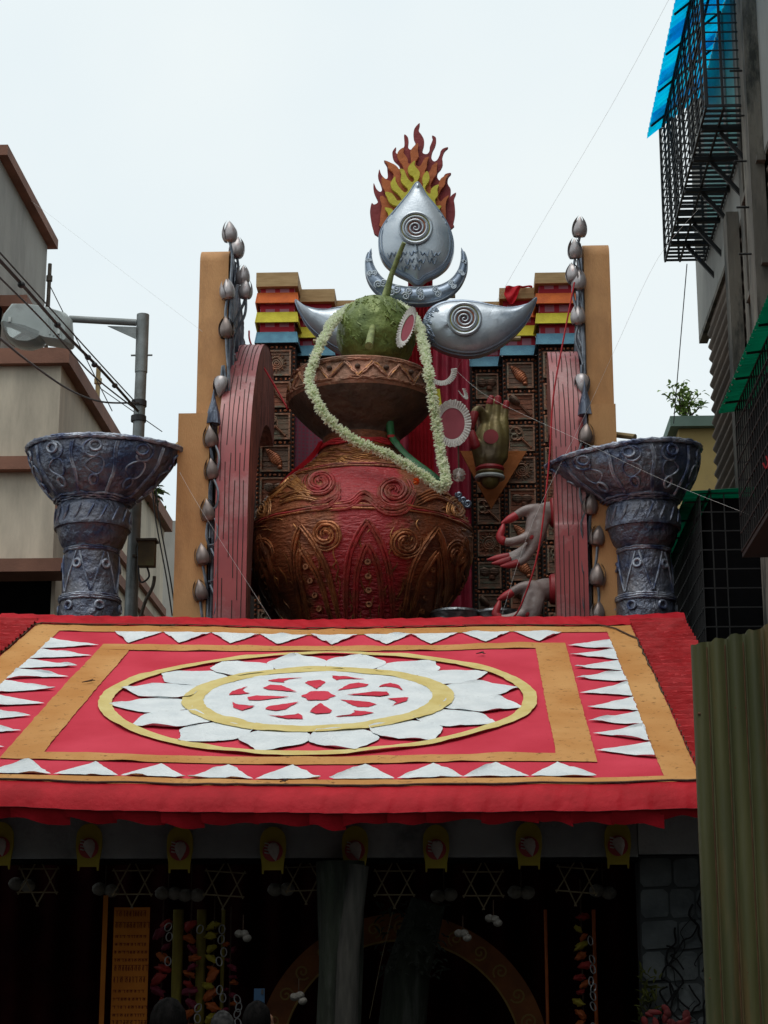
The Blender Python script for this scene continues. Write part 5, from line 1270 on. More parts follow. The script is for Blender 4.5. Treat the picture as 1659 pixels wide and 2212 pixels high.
# ---------------------------------------------------------------- yellow house far right
mat('plaster_yellow', (0.50, 0.37, 0.15), (0.42, 0.31, 0.12), scale=1.5, rough=.9, dirt=(.3, .23, .12), dscale=1.2)
mat('trim_teal', (0.16, 0.24, 0.20), (0.11, 0.17, 0.14), scale=2, rough=.85, dirt=(.08, .09, .08), dscale=2)
a = at(1466, 930, 29); zt = at(1466, 926, 29).z; zp = at(1466, 904, 29).z
t = thing('yellow_house', 'yellow plastered house with green parapet behind the spouted bowl', 'house', (a.x+2, 30, 0))
MB().box2((a.x, 29, 0), (a.x+5, 34, zt)).build('wall', 'plaster_yellow', t); MB().box2((a.x-.14, 28.86, zt), (a.x+5, 34.1, zp)).build('parapet', 'trim_teal', t)
# ---------------------------------------------------------------- old apartment block on the right
mat('concrete_old', (0.21, 0.19, 0.155), (0.09, 0.083, 0.07), scale=2.2, stretch=(1, 1, .3), rough=.95, bump=.5, bscale=20, dirt=(0.028, 0.030, 0.026), dscale=3.2, dlo=.46, dhi=.62)
mat('concrete_pale', (0.30, 0.30, 0.275), (0.22, 0.22, 0.205), scale=1.6, stretch=(1, 1, .4), rough=.95, bump=.3, dirt=(0.12, 0.12, 0.11), dscale=1.4)
mat('wall_pink', (0.30, 0.17, 0.13), (0.2, 0.115, 0.09), scale=2.4, rough=.95, dirt=(.10, .08, .065), dscale=1.8, dlo=.45, dhi=.7)
mat('teal_paint', (0.035, 0.24, 0.22), (0.025, 0.17, 0.155), scale=2, rough=.6)
mat('iron_bar', (0.020, 0.020, 0.020), (0.012, 0.012, 0.012), scale=9, rough=.6, metal=.3)
mat('asbestos', (0.20, 0.155, 0.12), (0.13, 0.105, 0.085), scale=3, stretch=(1, .3, 1), rough=.95, bump=.3)
def plastic(name, c1, c2, tr):
    m = mat(name, c1, c2, scale=2, rough=.35, dirt=tuple(x*.4 for x in c1), dscale=1.2, dlo=.55, dhi=.75)
    n = m.node_tree.nodes; l = m.node_tree.links; b = n['Principled BSDF']; src = b.inputs['Base Color'].links[0].from_socket
    tl = n.new('ShaderNodeBsdfTranslucent'); mx = n.new('ShaderNodeMixShader'); mx.inputs[0].default_value = tr
    l.new(src, tl.inputs['Color']); l.new(b.outputs[0], mx.inputs[1]); l.new(tl.outputs[0], mx.inputs[2]); l.new(mx.outputs[0], n['Material Output'].inputs['Surface'])
plastic('plastic_blue', (0.0, 0.66, 0.98), (0.0, 0.48, 0.90), .85)
plastic('plastic_green', (0.0, 0.15, 0.07), (0.0, 0.08, 0.04), .5)
XW = at(1632, 229, 20).x; XC = at(1525, 229, 20).x; ZC0 = at(1525, 229, 20).z
blk = thing('apartment_block', 'old grey concrete apartment block with corrugated cladding and pilasters', 'building', (XW+2, 22, 0))
ZU = at(1490, 738, 25.8).z
MB().box2((XW, 16.0, ZU), (XW+5, 25.7, 19)).build('upper_wall', 'concrete_pale', blk)
MB().box2((XW+.10, 16.0, 0), (XW+5, 25.2, ZU-.003)).build('lower_wall', 'concrete_old', blk)
MB().box2((XW+.003, 16.0, ZU-.06), (XW+.12, 25.72, ZU+.0)).build('ledge', 'concrete_old', blk)
# corrugated cladding sheet: ridges run along the street
za = ZU-.08; zb2 = at(1503, 1262, 24.9).z
def cor(a, b): return Vector((XW+.045+.030*math.sin(b*2*math.pi*20), 19.5+5.4*a+.02*math.sin(b*30), za+(zb2-za)*b))
fixn(MB().grid(cor, 6, 200).build('corrugated_cladding', 'asbestos', blk))
MB().box2((XW-.02, 19.5, zb2-.12), (XW+.095, 25.0, zb2)).build('cladding_board', 'concrete_old', blk)
for y0, y1, x in ((19.6, 20.05, XW-.16), (20.75, 21.0, XW-.07)):
    MB().box2((x, y0, at(1600, 1050, 20).z), (XW-.003, y1, 19)).build('pilaster', 'concrete_old', blk)
MB().box2((XW-.02, 20.06, at(1600, 760, 20).z), (XW-.004, 20.74, ZC0-.75)).build('pink_panel', 'wall_pink', blk)
MB().box2((XW-.015, 20.2, ZC0+.02), (XW-.003, 24.2, ZC0+3)).build('teal_wall', 'teal_paint', blk)
MB().box2((XW-.04, 22.0, ZC0+.0), (XW-.016, 22.2, ZC0+3)).build('window_post', 'concrete_pale', blk)
MB().box2((XW-.17, 16, 0), (XW-.003, 20.2, at(1600, 1195, 20).z)).build('lower_pier', 'concrete_old', blk)
MB().box2((XW-.15, 21.6, 6.0), (XW-.004, 21.9, ZC0-.6)).build('pilaster', 'concrete_old', blk)
for z_ in (ZC0-.9, ZC0-2.1):
    MB().box2((XW-.10, 19.5, z_), (XW-.004, 20.74, z_+.07)).build('sill_ledge', 'concrete_old', blk)
for k in range(5):
    p_ = Vector((XW-.17, 19.75, ZC0+.3-k*.55)); MB().tube([p_, p_-Vector((.14, 0, 0))], .012, 6).build('wall_hook', 'iron_bar', blk)
# barred balcony cage
cg = thing('balcony_cage', 'black iron barred balcony cage under the blue plastic awning', 'balcony', (XC, 20, ZC0))
ub = MB().box((0, 0, 0), (1, 1, 1)).mesh('bar', smooth=0); ub.materials.append(MATS['iron_bar'])
def ibar(par, a, b, w=.016, h=None, name='bar'):
    a = Vector(a); b = Vector(b); d = b-a; q = d.to_track_quat('Z', 'Y').to_matrix()
    inst(ub, name, par, TRS((a+b)/2, q, (w, h or w, d.length)))
Y0, Y1, ZT = 20.0, onx(1437, 572, XC).y, ZC0+2.4
for z in [ZC0+.115*i for i in range(22)]:
    ibar(cg, (XC, Y0, z), (XC, Y1, z), .013); ibar(cg, (XC, Y0, z), (XW, Y0, z), .014)
    ibar(cg, (XC, Y1, z), (XW, Y1, z), .014)
for i in range(12):
    y = Y0+(Y1-Y0)*i/11; ibar(cg, (XC+.012, y, ZC0), (XC+.012, y, ZT), .02 if i % 3 else .035, .012)
for i in range(7):                     # flat braces that lean between the rails
    y = Y0+.1+i*.58; ibar(cg, (XC-.012, y, ZC0), (XC-.012, min(Y1, y+.62), ZT), .02, .008)
for x in (XC+.19, XC+.0, XW-.02): ibar(cg, (x, Y0, ZC0), (x, Y0, ZT), .03); ibar(cg, (x, Y1, ZC0), (x, Y1, ZT), .03)
n = 36
for i in range(n+1):
    y = Y0+(Y1-Y0)*i/n; ibar(cg, (XC, y, ZC0), (XW, y, ZC0), .02, .03)
for x in (XC, XC+.2, XW-.03): ibar(cg, (x, Y0, ZC0-.02), (x, Y1, ZC0-.02), .025)
for y in (20.5, 21.3, 22.2, 23.15, 23.9):
    ibar(cg, (XC-.0, y, ZC0-.05), (XW+.05, y, ZC0-.05), .06, .05, 'support_beam')
    ibar(cg, (XC+.22, y+.03, ZC0-.08), (XW+.02, y+.03, ZC0-.52), .04, .05, 'strut')
# blue corrugated awning over the cage
p = at(1397, 298, 24.3); XO2 = p.x
q0 = at(1430, 285, 24.1)
aw = thing('blue_awning', 'bright blue corrugated plastic awning over the barred balcony', 'awning', p)
zo = p.z; zi = zo+.62
for k in range(4):
    ya = 24.3-1.55*k-1.56; yb_ = 24.3-1.55*k
    def aws(a, b):
        y = ya+(yb_-ya)*a; f = .026*math.sin(y*2*math.pi/.15)
        return Vector((XO2+(XW-.02-XO2)*b, y, zo+(zi-zo)*b+f+.004*k))
    fixn(MB().grid(aws, 120, 3).build('sheet', 'plastic_blue', aw))
for b in (.28, .62): MB().tube([(XO2+(XW-XO2)*b, 18.1, zo+(zi-zo)*b-.03), (XO2+(XW-XO2)*b, 24.25, zo+(zi-zo)*b-.03)], .018, 6).build('purlin', 'iron_bar', aw)
for k in range(6): fixn(MB().grid(lambda a, b: Vector((XO2+.01+(XW-.06-XO2)*b, 23.55+.42*a-k*1.12, zo+.028+(zi-zo)*b+.026*math.sin((23.55+.42*a-k*1.12)*2*math.pi/.15))), 24, 3).build('shadow_band', 'plastic_blue', aw))  # added doubled strips; their darker blue stands for purlin shadows
for k in range(6): MB().tube([(XO2+.02, 23.9-k*1.0, zo-.02), (XW-.05, 23.9-k*1.0, zi-.06)], .016, 6).build('rafter', 'iron_bar', aw)
# green awnings over barred windows
def window_set(lab1, lab2, px, py, Yf, ya, zbot, front, pzi=.12):
    p = at(px, py, Yf); X = p.x; z0 = p.z
    t = thing('green_awning', lab1, 'awning', p)
    yb_ = Yf
    def s(a, b):
        y = ya+(yb_-ya)*a; f = .012*math.sin(y*2*math.pi/.09)
        return Vector((X+(XW+.1-X)*b, y, z0+pzi*b+f))
    fixn(MB().grid(s, 160, 3).build('sheet', 'plastic_green', t))
    MB().tube([(X+.25, ya, z0+.02), (X+.25, yb_, z0+.02)], .016, 6).build('purlin', 'iron_bar', t)
    for k in range(5):
        y = ya+(yb_-ya)*(k+.5)/5; MB().tube([(X+.02, y, z0-.015), (XW, y, z0+pzi-.03)], .012, 6).build('rafter', 'iron_bar', t)
    nb = int(abs(yb_-ya)/.18)
    for k in range(nb): MB().ell((X+.02, ya+(yb_-ya)*(k+.5)/nb, z0+.012), (.012, .012, .016), 6, 5).build('washer', 'bangle_white', t)
    c = thing('window_cage', lab2, 'window grille', (X+.15, Yf, zbot))
    xo = X+.15; ny = Yf-.06 if ya < Yf else Yf
    lo_, hi_ = (ya, Yf-.08) if ya < Yf else (Yf+.08, ya)
    MB().box2((XW+.02, lo_, zbot), (XW+.09, hi_, z0-.02)).build('dark_window', 'black_void', c)
    MB().box2((xo, lo_, zbot-.06), (XW-.0, hi_, zbot-.02)).build('sill_tray', 'iron_bar', c)
    MB().box2((xo+.12, lo_+.1, zbot), (XW+.015, hi_-.1, z0-.03)).build('dark_interior', 'black_void', c)  # added black block; its colour stands for the shaded inside of the cage
    n = max(3, int((hi_-lo_)/.13))
    for i in range(n+1):
        y = lo_+(hi_-lo_)*i/n; ibar(c, (xo, y, zbot), (xo, y, z0), .013)
    for i in range(9):
        z = zbot+(z0-zbot)*i/8; ibar(c, (xo, lo_, z), (xo, hi_, z), .013)
        for ye in (lo_, hi_): ibar(c, (xo, ye, z), (XW, ye, z), .013)
    for x in (xo+.12, xo+.26):
        for ye in (lo_, hi_): ibar(c, (x, ye, zbot), (x, ye, z0), .013)
    return X
window_set('green corrugated awning over the big barred window', 'black barred window cage below the longer green awning', 1552, 891, 17.7, 14.2, at(1600, 1190, 17.6).z, False)
window_set('green corrugated awning half hidden behind the spouted bowl', 'black barred window cage near the spouted bowl pillar', 1483, 1062, 20.25, 24.4, at(1530, 1395, 20.3).z, True, .06)
line('drop_cable', [(1484, 570, 24.0), (1468, 760, 24.6), (1455, 915, 25)], .007, 'wire_black', 'dark cable dropping from the balcony cage past the sapling', 'cable')
line('drop_cable', [(1655, 985, 15.5), (1659, 1000, 15.5), (1655, 1012, 15.5), (1648, 1000, 15.5), (1655, 985, 15.5)][:4], .008, 'rope_red', 'small loop of red cord caught on the window grille', 'cord')
# ---------------------------------------------------------------- corrugated metal fence in front on the right
mat('fence_green', (0.125, 0.125, 0.05), (0.07, 0.078, 0.033), scale=3.0, stretch=(2.5, 2.5, .25), rough=.5, bump=.3, bscale=9, dirt=(0.19, 0.12, 0.05), dscale=2.0, dlo=.5, dhi=.7)
mat('fence_rust', (0.16, 0.085, 0.04), (0.10, 0.05, 0.025), scale=12, rough=.9)
fa = at(1492, 1395, 9.75); fd = Vector((.36, -.14, 0)).normalized(); fnv = Vector((fd.y, -fd.x, 0)); fz = fa.z
fe = thing('corrugated_fence', 'green corrugated metal sheet fence with rusty edges in front of the roof', 'fence', (fa.x, fa.y, 0))
def fpro(s):
    t = (s/.094) % 1.0
    return .034*(math.sin(math.pi*min(1, t/.84))**.7 if t < .84 else 0)
for k in range(2):
    s0 = k*.752-.0; s1 = s0+.775; ns = 132
    def fs_(a, b):
        s = s0+(s1-s0)*a; p = Vector((fa.x, fa.y, 0))+fd*s+fnv*(fpro(s)*(1+.25*noise.noise((s*6, b*5, 2)))+.004*k+.010*noise.noise((s*3, b*4, 8)))
        return Vector((p.x, p.y, (fz+.16*s+.022*noise.noise((s*14, 0, 1))+.010*noise.noise((s*40, 0, 3)))*(1-b)))
    fixn(MB().grid(fs_, ns, 40).build('metal_sheet', 'fence_green', fe, smooth=60))
for z in (.5, 1.8, 3.1):
    a = Vector((fa.x, fa.y, z))-fnv*.06; MB().bar(a, a+fd*1.5, .05).build('rail', 'wood_grey', fe)
for s in (.1, 1.4):
    a = Vector((fa.x, fa.y, 0))+fd*s-fnv*.11; MB().bar(a, a+Vector((0, 0, 3.3)), .07).build('post', 'wood_grey', fe)
mb = MB()
for i in range(0, 8): 
    s = .094*(i+.89); p = Vector((fa.x, fa.y, 0))+fd*s+fnv*.003
    mb.tube([p+Vector((0, 0, fz*.995+.05*s)), p+Vector((0, 0, 1.6))], .0035, 4)
mb.build('rust_seam', 'fence_rust', fe)
for z in (3.1, 1.8):
    for i in range(0, 8, 2):
        s = .094*(i+.39); p = Vector((fa.x, fa.y, z+.16*s+rnd(-.01, .01)))+fd*s+fnv*.026
        MB().ell(p, (.009, .009, .009), 8, 6).build('screw', 'fence_rust', fe)
random.seed(3)
# ---------------------------------------------------------------- entrance under the roof
mat('beam_grey', (0.34, 0.36, 0.37), (0.22, 0.235, 0.25), scale=2.0, rough=.9, bump=.3, dirt=(.12, .13, .14), dscale=1.5)
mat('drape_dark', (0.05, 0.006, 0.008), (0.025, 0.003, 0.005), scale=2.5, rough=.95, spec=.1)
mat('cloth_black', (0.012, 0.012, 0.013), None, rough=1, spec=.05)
mat('plaque_yellow', (0.40, 0.32, 0.03), (0.30, 0.22, 0.02), scale=6, rough=.8)
mat('shell_white', (0.50, 0.45, 0.42), (0.34, 0.29, 0.27), scale=9, rough=.7, bump=.4)
mat('stick', (0.20, 0.155, 0.09), (0.13, 0.10, 0.055), scale=12, rough=.8)
mat('cotton', (0.30, 0.28, 0.25), (0.20, 0.185, 0.16), scale=14, rough=1, bump=.6, bscale=60)
mat('banner_orange', (0.52, 0.17, 0.012), (0.42, 0.12, 0.008), scale=3, rough=.85)
mat('script_red', (0.16, 0.018, 0.008), None, rough=.9)
mat('stone_grey', (0.085, 0.097, 0.10), (0.035, 0.042, 0.046), scale=3, rough=.85, bump=.5, bscale=20)
mat('stone_joint', (0.035, 0.040, 0.042), None, rough=1)
mat('moss_green', (0.10, 0.11, 0.012), (0.04, 0.05, 0.01), scale=9, rough=.9)
mat('log_green', (0.022, 0.030, 0.018), (0.010, 0.013, 0.008), scale=3, stretch=(5, 5, .8), rough=.95, bump=.7, bscale=16, dirt=(.05, .052, .047), dscale=1.5, dlo=.5, dhi=.65)
mat('arch_terra', (0.28, 0.095, 0.025), (0.18, 0.06, 0.018), scale=5, rough=.8, bump=.4)
mat('arch_gold', (0.36, 0.22, 0.06), None, rough=.7)
XL, XRt = -5.02, at(1380, 1900, 15.05).x
zbt, zbb = at(700, 1782, 15.05).z, at(700, 1853, 15.05).z
lb = thing('lintel_beam', 'long grey painted beam above the entrance hung with yellow plaques', 'beam', (-1.5, 15.1, zbb))
MB().box2((XL, 15.05, zbb), (XRt, 15.3, zbt+.2)).build('beam_face', 'beam_grey', lb)
MB().box2((XL, 15.06, zbb-.03), (XRt, 15.29, zbb-.004)).build('beam_strip', 'cloth_black', lb)
# enclosing cloth walls of the pavilion
pv = thing('pavilion_drapes', 'dark red cloth walls enclosing the space under the roof', 'drapes', (-1.5, 18, 0))
def wavew(x0, y0, x1, y1, z1, per, nm, m):
    d = Vector((x1-x0, y1-y0)); L = d.length; nn = Vector((-d.y, d.x)).normalized()
    f = lambda a, b: Vector((x0+d.x*a+nn.x*.04*math.sin(a*L*per), y0+d.y*a+nn.y*.04*math.sin(a*L*per), z1*b))
    fixn(MB().grid(f, int(L*30), 3).build(nm, m, pv))
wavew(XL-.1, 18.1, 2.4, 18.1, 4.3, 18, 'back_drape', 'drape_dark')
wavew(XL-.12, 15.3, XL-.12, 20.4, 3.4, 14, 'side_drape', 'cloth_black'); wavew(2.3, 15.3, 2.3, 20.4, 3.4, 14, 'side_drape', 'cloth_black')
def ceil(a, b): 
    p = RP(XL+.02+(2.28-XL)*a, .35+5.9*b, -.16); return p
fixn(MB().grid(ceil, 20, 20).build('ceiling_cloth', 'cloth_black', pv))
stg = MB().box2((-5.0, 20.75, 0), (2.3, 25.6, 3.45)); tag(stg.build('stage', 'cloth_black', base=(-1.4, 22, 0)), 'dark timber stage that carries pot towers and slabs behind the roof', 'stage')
# valley walls: stone faced pier
x0, x1 = XRt+.004, at(1520, 1900, 15.05).x+.12
pr = thing('stone_pier', 'grey painted stone pier with black vines beside the corrugated fence', 'pier', ((x0+x1)/2, 15.2, 0))
MB().box2((x0, 15.08, 0), (x1, 15.4, zbb+.01)).build('pier_core', 'stone_joint', pr)
MB().box2((x0, 15.03, zbb+.02), (x1, 15.4, zbt+.2)).build('pier_cap', 'beam_grey', pr)
rows = 12; H = zbb/rows
for r in range(rows):
    nx = 3; off = .5*(r % 2)
    xs = [x0]+[x0+(x1-x0)*(i+off*.6+rnd(-.12, .12))/nx for i in range(1, nx)]+[x1]
    for i in range(nx):
        a, b = xs[i]+.008, xs[i+1]-.008; c, d = r*H+.008, (r+1)*H-.008; g = .035
        pts = [(a+g*rnd(.3, 1), c), (b-g*rnd(.3, 1), c+rnd(0, .02)), (b, c+g), (b, d-g*rnd(.3, 1)), (b-g, d), (a+g*rnd(.4, 1), d-rnd(0, .02)), (a, d-g), (a, c+g)]
        dep = rnd(.004, .018)
        fixn(MB().prism(pts, lambda u, v, h: Vector((u, 15.078-h, v)), 0, dep).build('stone', 'stone_grey', pr, smooth=0))
for k in range(26):
    pts = []; x, z = rnd(x0, x1), rnd(1.2, 2.75)
    for i in range(9): pts.append(Vector((min(max(x, x0), x1), 15.03, z))); x += rnd(-.07, .07); z -= rnd(.02, .10)
    MB().tube(smooth_path(pts, 3), rnd(.003, .009), 5).build('vine', 'cloth_black', pr)
fc = at(1450, 2200, 14.98)
mb = MB()
for k in range(40):
    a = rnd(0, 6.28); d_ = rnd(0, .20); mb.ell(fc+Vector((d_*math.cos(a)*1.1, -.02-.01*random.random(), d_*math.sin(a)*.7-.06)), (rnd(.03, .07), .012, rnd(.015, .035)), 7, 5, Matrix.Rotation(rnd(0, 3), 3, 'Y') @ Matrix.Rotation(rnd(-.4, .4), 3, 'X'))
mat('rose_dark', (0.16, 0.008, 0.010), (0.08, 0.005, 0.006), scale=8, rough=.7)
tag(mb.build('rose_relief', 'rose_dark', base=fc-Vector((0, 0, .15))), 'dark red flower relief low on the stone pier', 'flower')
gl = MB()
for k in range(60):
    p = at(rnd(1380, 1425), rnd(2100, 2215), 15.0); leaf(gl, p, Vector((rnd(-1, 1), -.3, rnd(.1, 1.4))), rnd(.05, .11), .012)
tag(gl.build('grass_tuft', 'moss_green', base=at(1400, 2215, 15)), 'yellowish leaf sprays at the inner edge of the stone pier', 'leaves')
# yellow plaques with shell reliefs
def make_plaque(x, ytop, ybot, lab):
    Y = 14.99; c = at(x, (ytop+ybot)/2, Y); h = at(x, ytop, Y).z-at(x, ybot, Y).z; w = .185
    t = thing('shell_plaque', lab, 'plaque', (c.x, Y, c.z-h/2), 'yellow shell plaques along the beam')
    P = [(-w*.44, -.5*h), (-w*.38, -.5*h), (-w*.36, -.42*h), (w*.36, -.42*h), (w*.38, -.5*h), (w*.44, -.5*h), (w*.46, -.3*h), (w*.55, 0), (w*.54, .2*h)]+[(w*.54*math.cos(a), .2*h+.3*h*math.sin(a)) for a in [i*math.pi/10 for i in range(1, 10)]]+[(-w*.54, .2*h), (-w*.55, 0), (-w*.46, -.3*h)]
    bd = fixn(MB().prism(P, lambda u, v, k: Vector((c.x+u, Y-k, c.z+v)), 0, .025).build('board', 'plaque_yellow', t))
    MB().lathe([(.078, 0), (.078, .008), (.001, .012)], 24, (c.x, Y-.026, c.z-.01), Matrix.Rotation(R_(90), 3, 'X')).build('red_disc', 'tip_red', t)
    M = Matrix.Rotation(R_(172+rnd(-8, 8)), 3, 'Y')
    sh = MB().lathe([(.001, -.06), (.03, -.05), (.046, -.02), (.04, .02), (.018, .06), (.002, .085)], 12, (c.x+.008, Y-.042, c.z), M @ Matrix.Diagonal(Vector((1, .5, 1)))).build('shell', 'shell_white', t)
    for i in range(4):
        a = Vector((c.x-.03, Y-.045, c.z+.045-.024*i)); MB().tube([a, a+Vector((-.032, 0, .008))], .006, 5).build('shell_spike', 'shell_white', sh)
PLX = [2, 193, 389, 590, 767, 942, 1142, 1334]
for i, x in enumerate(PLX):
    d = [0, 3, 8, 10, 8, 6, 0, -2][i]
    nm = ['at the beam end away from the stone pier', 'between the beam end star and the star over the banner', 'above the strings of red discs', 'above the raised phone', 'straight above the mossy log', 'above the leaning trunk', 'above the slim orange pole in the dark', 'next to the stone pier'][i]
    make_plaque(x, 1776+d, 1878+d, 'yellow shell plaque '+nm)
# six pointed stick stars
for i, (x, y, rot) in enumerate([(82, 1902, .0), (286, 1906, .0), (485, 1909, -.06), (660, 1898, .03), (852, 1907, .0), (1044, 1909, .0), (1246, 1901, -.08)]):
    Y = 15.2; c = at(x, y, Y); R0 = 50*Y/F
    t = thing('stick_star', 'six pointed stick star '+['at the beam end away from the pier', 'above the orange printed banner', 'above the strings of discs', 'half hidden behind the mossy log', 'between mossy log and leaning trunk', 'above the crown of the inner arch on its pier side', 'nearest to the stone pier'][i], 'star ornament', c-Vector((0, 0, R0)), 'stick stars under the beam')
    for tri_ in (0, 1):
        A = [Vector((R0*.92*math.cos(a), 0, R0*math.sin(a))) for a in [math.pi/2+tri_*math.pi+k*2*math.pi/3+rot for k in range(3)]]
        for k in range(3):
            a, b = A[k], A[(k+1) % 3]; e = (b-a)*.06
            MB().tube([c+a-e+Vector((0, tri_*.012, 0)), c+b+e+Vector((0, tri_*.012, 0))], .0065, 6).build('stick', 'stick', t)
    MB().tube([c+Vector((0, 0, R0)), Vector((c.x, Y, zbb+.05))], .003, 4).build('cord', 'cord_brown', t)
# cotton tufts
def tuft(x, y, Y, s, lab, bright=False, grp='cotton tufts hanging below the beam'):
    c = at(x, y, Y); t = thing('cotton_tuft', lab, 'tuft', c-Vector((0, 0, s)), grp)
    for k, dx in enumerate((-.8, .8) if not bright else (-.9, .3, .9)):
        mb = MB(); cc = c+Vector((dx*s, 0, rnd(-.2, .2)*s-(s*.9 if k == 2 else 0)))
        mb.grid(lambda a, b: cc+s*(1+.14*noise.noise((a*12+x, b*12, k)))*Vector((math.cos(a*6.283)*math.sin(b*3.14), math.sin(a*6.283)*math.sin(b*3.14), math.cos(b*3.14)*.85)), 20, 12)
        mb.build('ball', 'cotton', t)
    MB().tube([c+Vector((0, 0, s*.5)), c+Vector((0, 0, s*4))], .004, 4).build('cord', 'cord_brown', t)
for x, y, w_ in ((47, 1912, 'beside the beam end star'), (228, 1923, 'beside the star over the banner'), (364, 1928, 'over the red disc string'), (413, 1934, 'over the dark red disc string'), (607, 1921, 'beside the star behind the log'), (959, 1935, 'beside the leaning trunk'), (1126, 1930, 'by the slim orange pole'), (1302, 1926, 'next to the stone pier')):
    tuft(x, y, 15.9, .062, 'dim pair of cotton tufts '+w_)
for x, y, w_ in ((525, 2016, 'near the thin orange disc string'), (1000, 2018, 'lower of two in front of the arch'), (1066, 1984, 'upper of two in front of the arch'), (645, 2152, 'low down beside the mossy log')):
    tuft(x, y, 15.0, .035, 'bright bunch of cotton balls '+w_, True, 'bright cotton bunches in the entrance')
# orange printed banner
YB_ = 15.6; a, b = at(247, 1960, YB_), at(325, 1960, YB_); zb0 = a.z
bn = thing('printed_banner', 'orange cloth banner printed with rows of dark script', 'banner', ((a.x+b.x)/2, YB_, .4))
wv_ = lambda x: .02*math.sin((x-a.x)*14)+(.10 if x > a.x+.62*(b.x-a.x) else 0)*0
fixn(MB().grid(lambda u, v: Vector((a.x+(b.x-a.x)*u, YB_+wv_(a.x+(b.x-a.x)*u), .4+(zb0-.4)*v)), 24, 10).build('cloth', 'banner_orange', bn))
sc_ = MB(); z = zb0-.05; r = 0
while z > .5:
    big = r % 6 in (0, 1); hgt = .055 if big else .026; x = a.x+.012
    while x < b.x-.02:
        w = rnd(.012, .03); yy = YB_+wv_(x)-.006
        sc_.box((x+w/2, yy, z+hgt*.4), (w, .003, .004)); sc_.box((x+w*.7, yy, z), (.004, .003, hgt*.8))
        if random.random() < .7: sc_.tube([(x+w*.5+.3*w*math.cos(q), yy, z-.1*hgt+.3*hgt*math.sin(q)) for q in [k*.8 for k in range(6)]], .0022, 4)
        x += w+rnd(.004, .012)
    z -= hgt+.035; r += 1
sc_.build('script_lines', 'script_red', bn, kind='stuff')
fixn(MB().grid(lambda u, v: Vector((a.x-.11+.04*u, YB_+.1, .4+(zb0-.3)*v)), 3, 3).build('side_strip', 'banner_orange', bn))
# strings of coloured discs and bangles with yellow poles
cols = [('disc_red', (0.40, 0.03, 0.025)), ('disc_orange', (0.50, 0.11, 0.02)), ('disc_yellow', (0.42, 0.34, 0.03)), ('disc_maroon', (0.22, 0.02, 0.05))]
for n_, c in cols: mat(n_, c, tuple(x*.7 for x in c), scale=8, rough=.7)
mat('pole_yellow', (0.30, 0.25, 0.03), (0.2, 0.15, 0.03), scale=4, stretch=(6, 6, 1), rough=.8)
mat('bangle_shine', (0.72, 0.72, 0.74), None, rough=.2, metal=.3)
def ornament_string(x, ytop, pal, lab, Y=15.9, w=.10):
    p = at(x, ytop, Y); t = thing('ornament_string', lab, 'ornament string', (p.x, Y, .5)); z = p.z
    MB().tube([(p.x, Y, .5), (p.x, Y, p.z+.3)], .006, 5).build('cord', 'cord_brown', t)
    while z > .8:
        m = random.choice(pal); dx = rnd(-.04, .04); rr = w*rnd(.6, 1.0)
        sq = rnd(0, 9); cc = Vector((p.x+dx, Y+rnd(-.03, .03), z)); M = Matrix.Rotation(rnd(-.9, .9), 3, 'Y')
        MB().grid(lambda u_, v_: cc+M @ (Vector((rr*.7*math.cos(u_*6.283)*math.sin(v_*3.14), .04*math.sin(u_*6.283)*math.sin(v_*3.14), rr*.36*math.cos(v_*3.14)))*(1+.55*noise.noise((math.cos(u_*6.283)*2+sq, v_*5, sq)))), 14, 9).build('disc', m, t)
        if random.random() < .5:
            c = Vector((p.x+.07+rnd(-.02, .02), Y-.06, z-.03)); M = Matrix.Rotation(rnd(-.5, .5), 3, 'Y') @ Matrix.Rotation(R_(55), 3, 'Z')
            MB().tube([c+M @ Vector(q) for q in circ(.035, 18)], .005, 5, closed=True).build('bangle', 'bangle_shine', t)
        z -= rr*.75+rnd(.0, .04)
ornament_string(352, 1995, ['disc_red', 'disc_orange', 'disc_red', 'disc_maroon'], 'string of red and orange discs next to the printed banner')
ornament_string(413, 2000, ['disc_red', 'disc_maroon', 'disc_orange'], 'string of dark red discs between two yellow poles')
ornament_string(463, 2000, ['disc_yellow', 'disc_orange', 'disc_yellow'], 'string of yellow discs with white bangles')
ornament_string(498, 2040, ['disc_orange', 'disc_maroon'], 'thin string of orange discs close to the cotton bunch', w=.06)
ornament_string(1255, 1980, ['disc_yellow', 'disc_orange', 'disc_red'], 'string of yellow and orange discs by the stone pier', w=.09)
for x, w, m, lab in ((386, .045, 'pole_yellow', 'broad yellow pole beside the string of red discs'), (436, .04, 'pole_yellow', 'broad yellow pole beside the string of dark red discs'), (483, .016, 'pole_yellow', 'slim yellow pole beside the string of yellow discs'), (1282, .016, 'disc_orange', 'slim orange pole beside the pier side disc string'), (1178, .014, 'disc_orange', 'slim orange pole standing in the dark of the pier side')):
    p = at(x, 1965, 16.05); o = MB().tube([(p.x, 16.05, 0), (p.x, 16.05, p.z)], w, 10).build('painted_pole', m, base=(p.x, 16.05, 0)); tag(o, lab, 'pole')
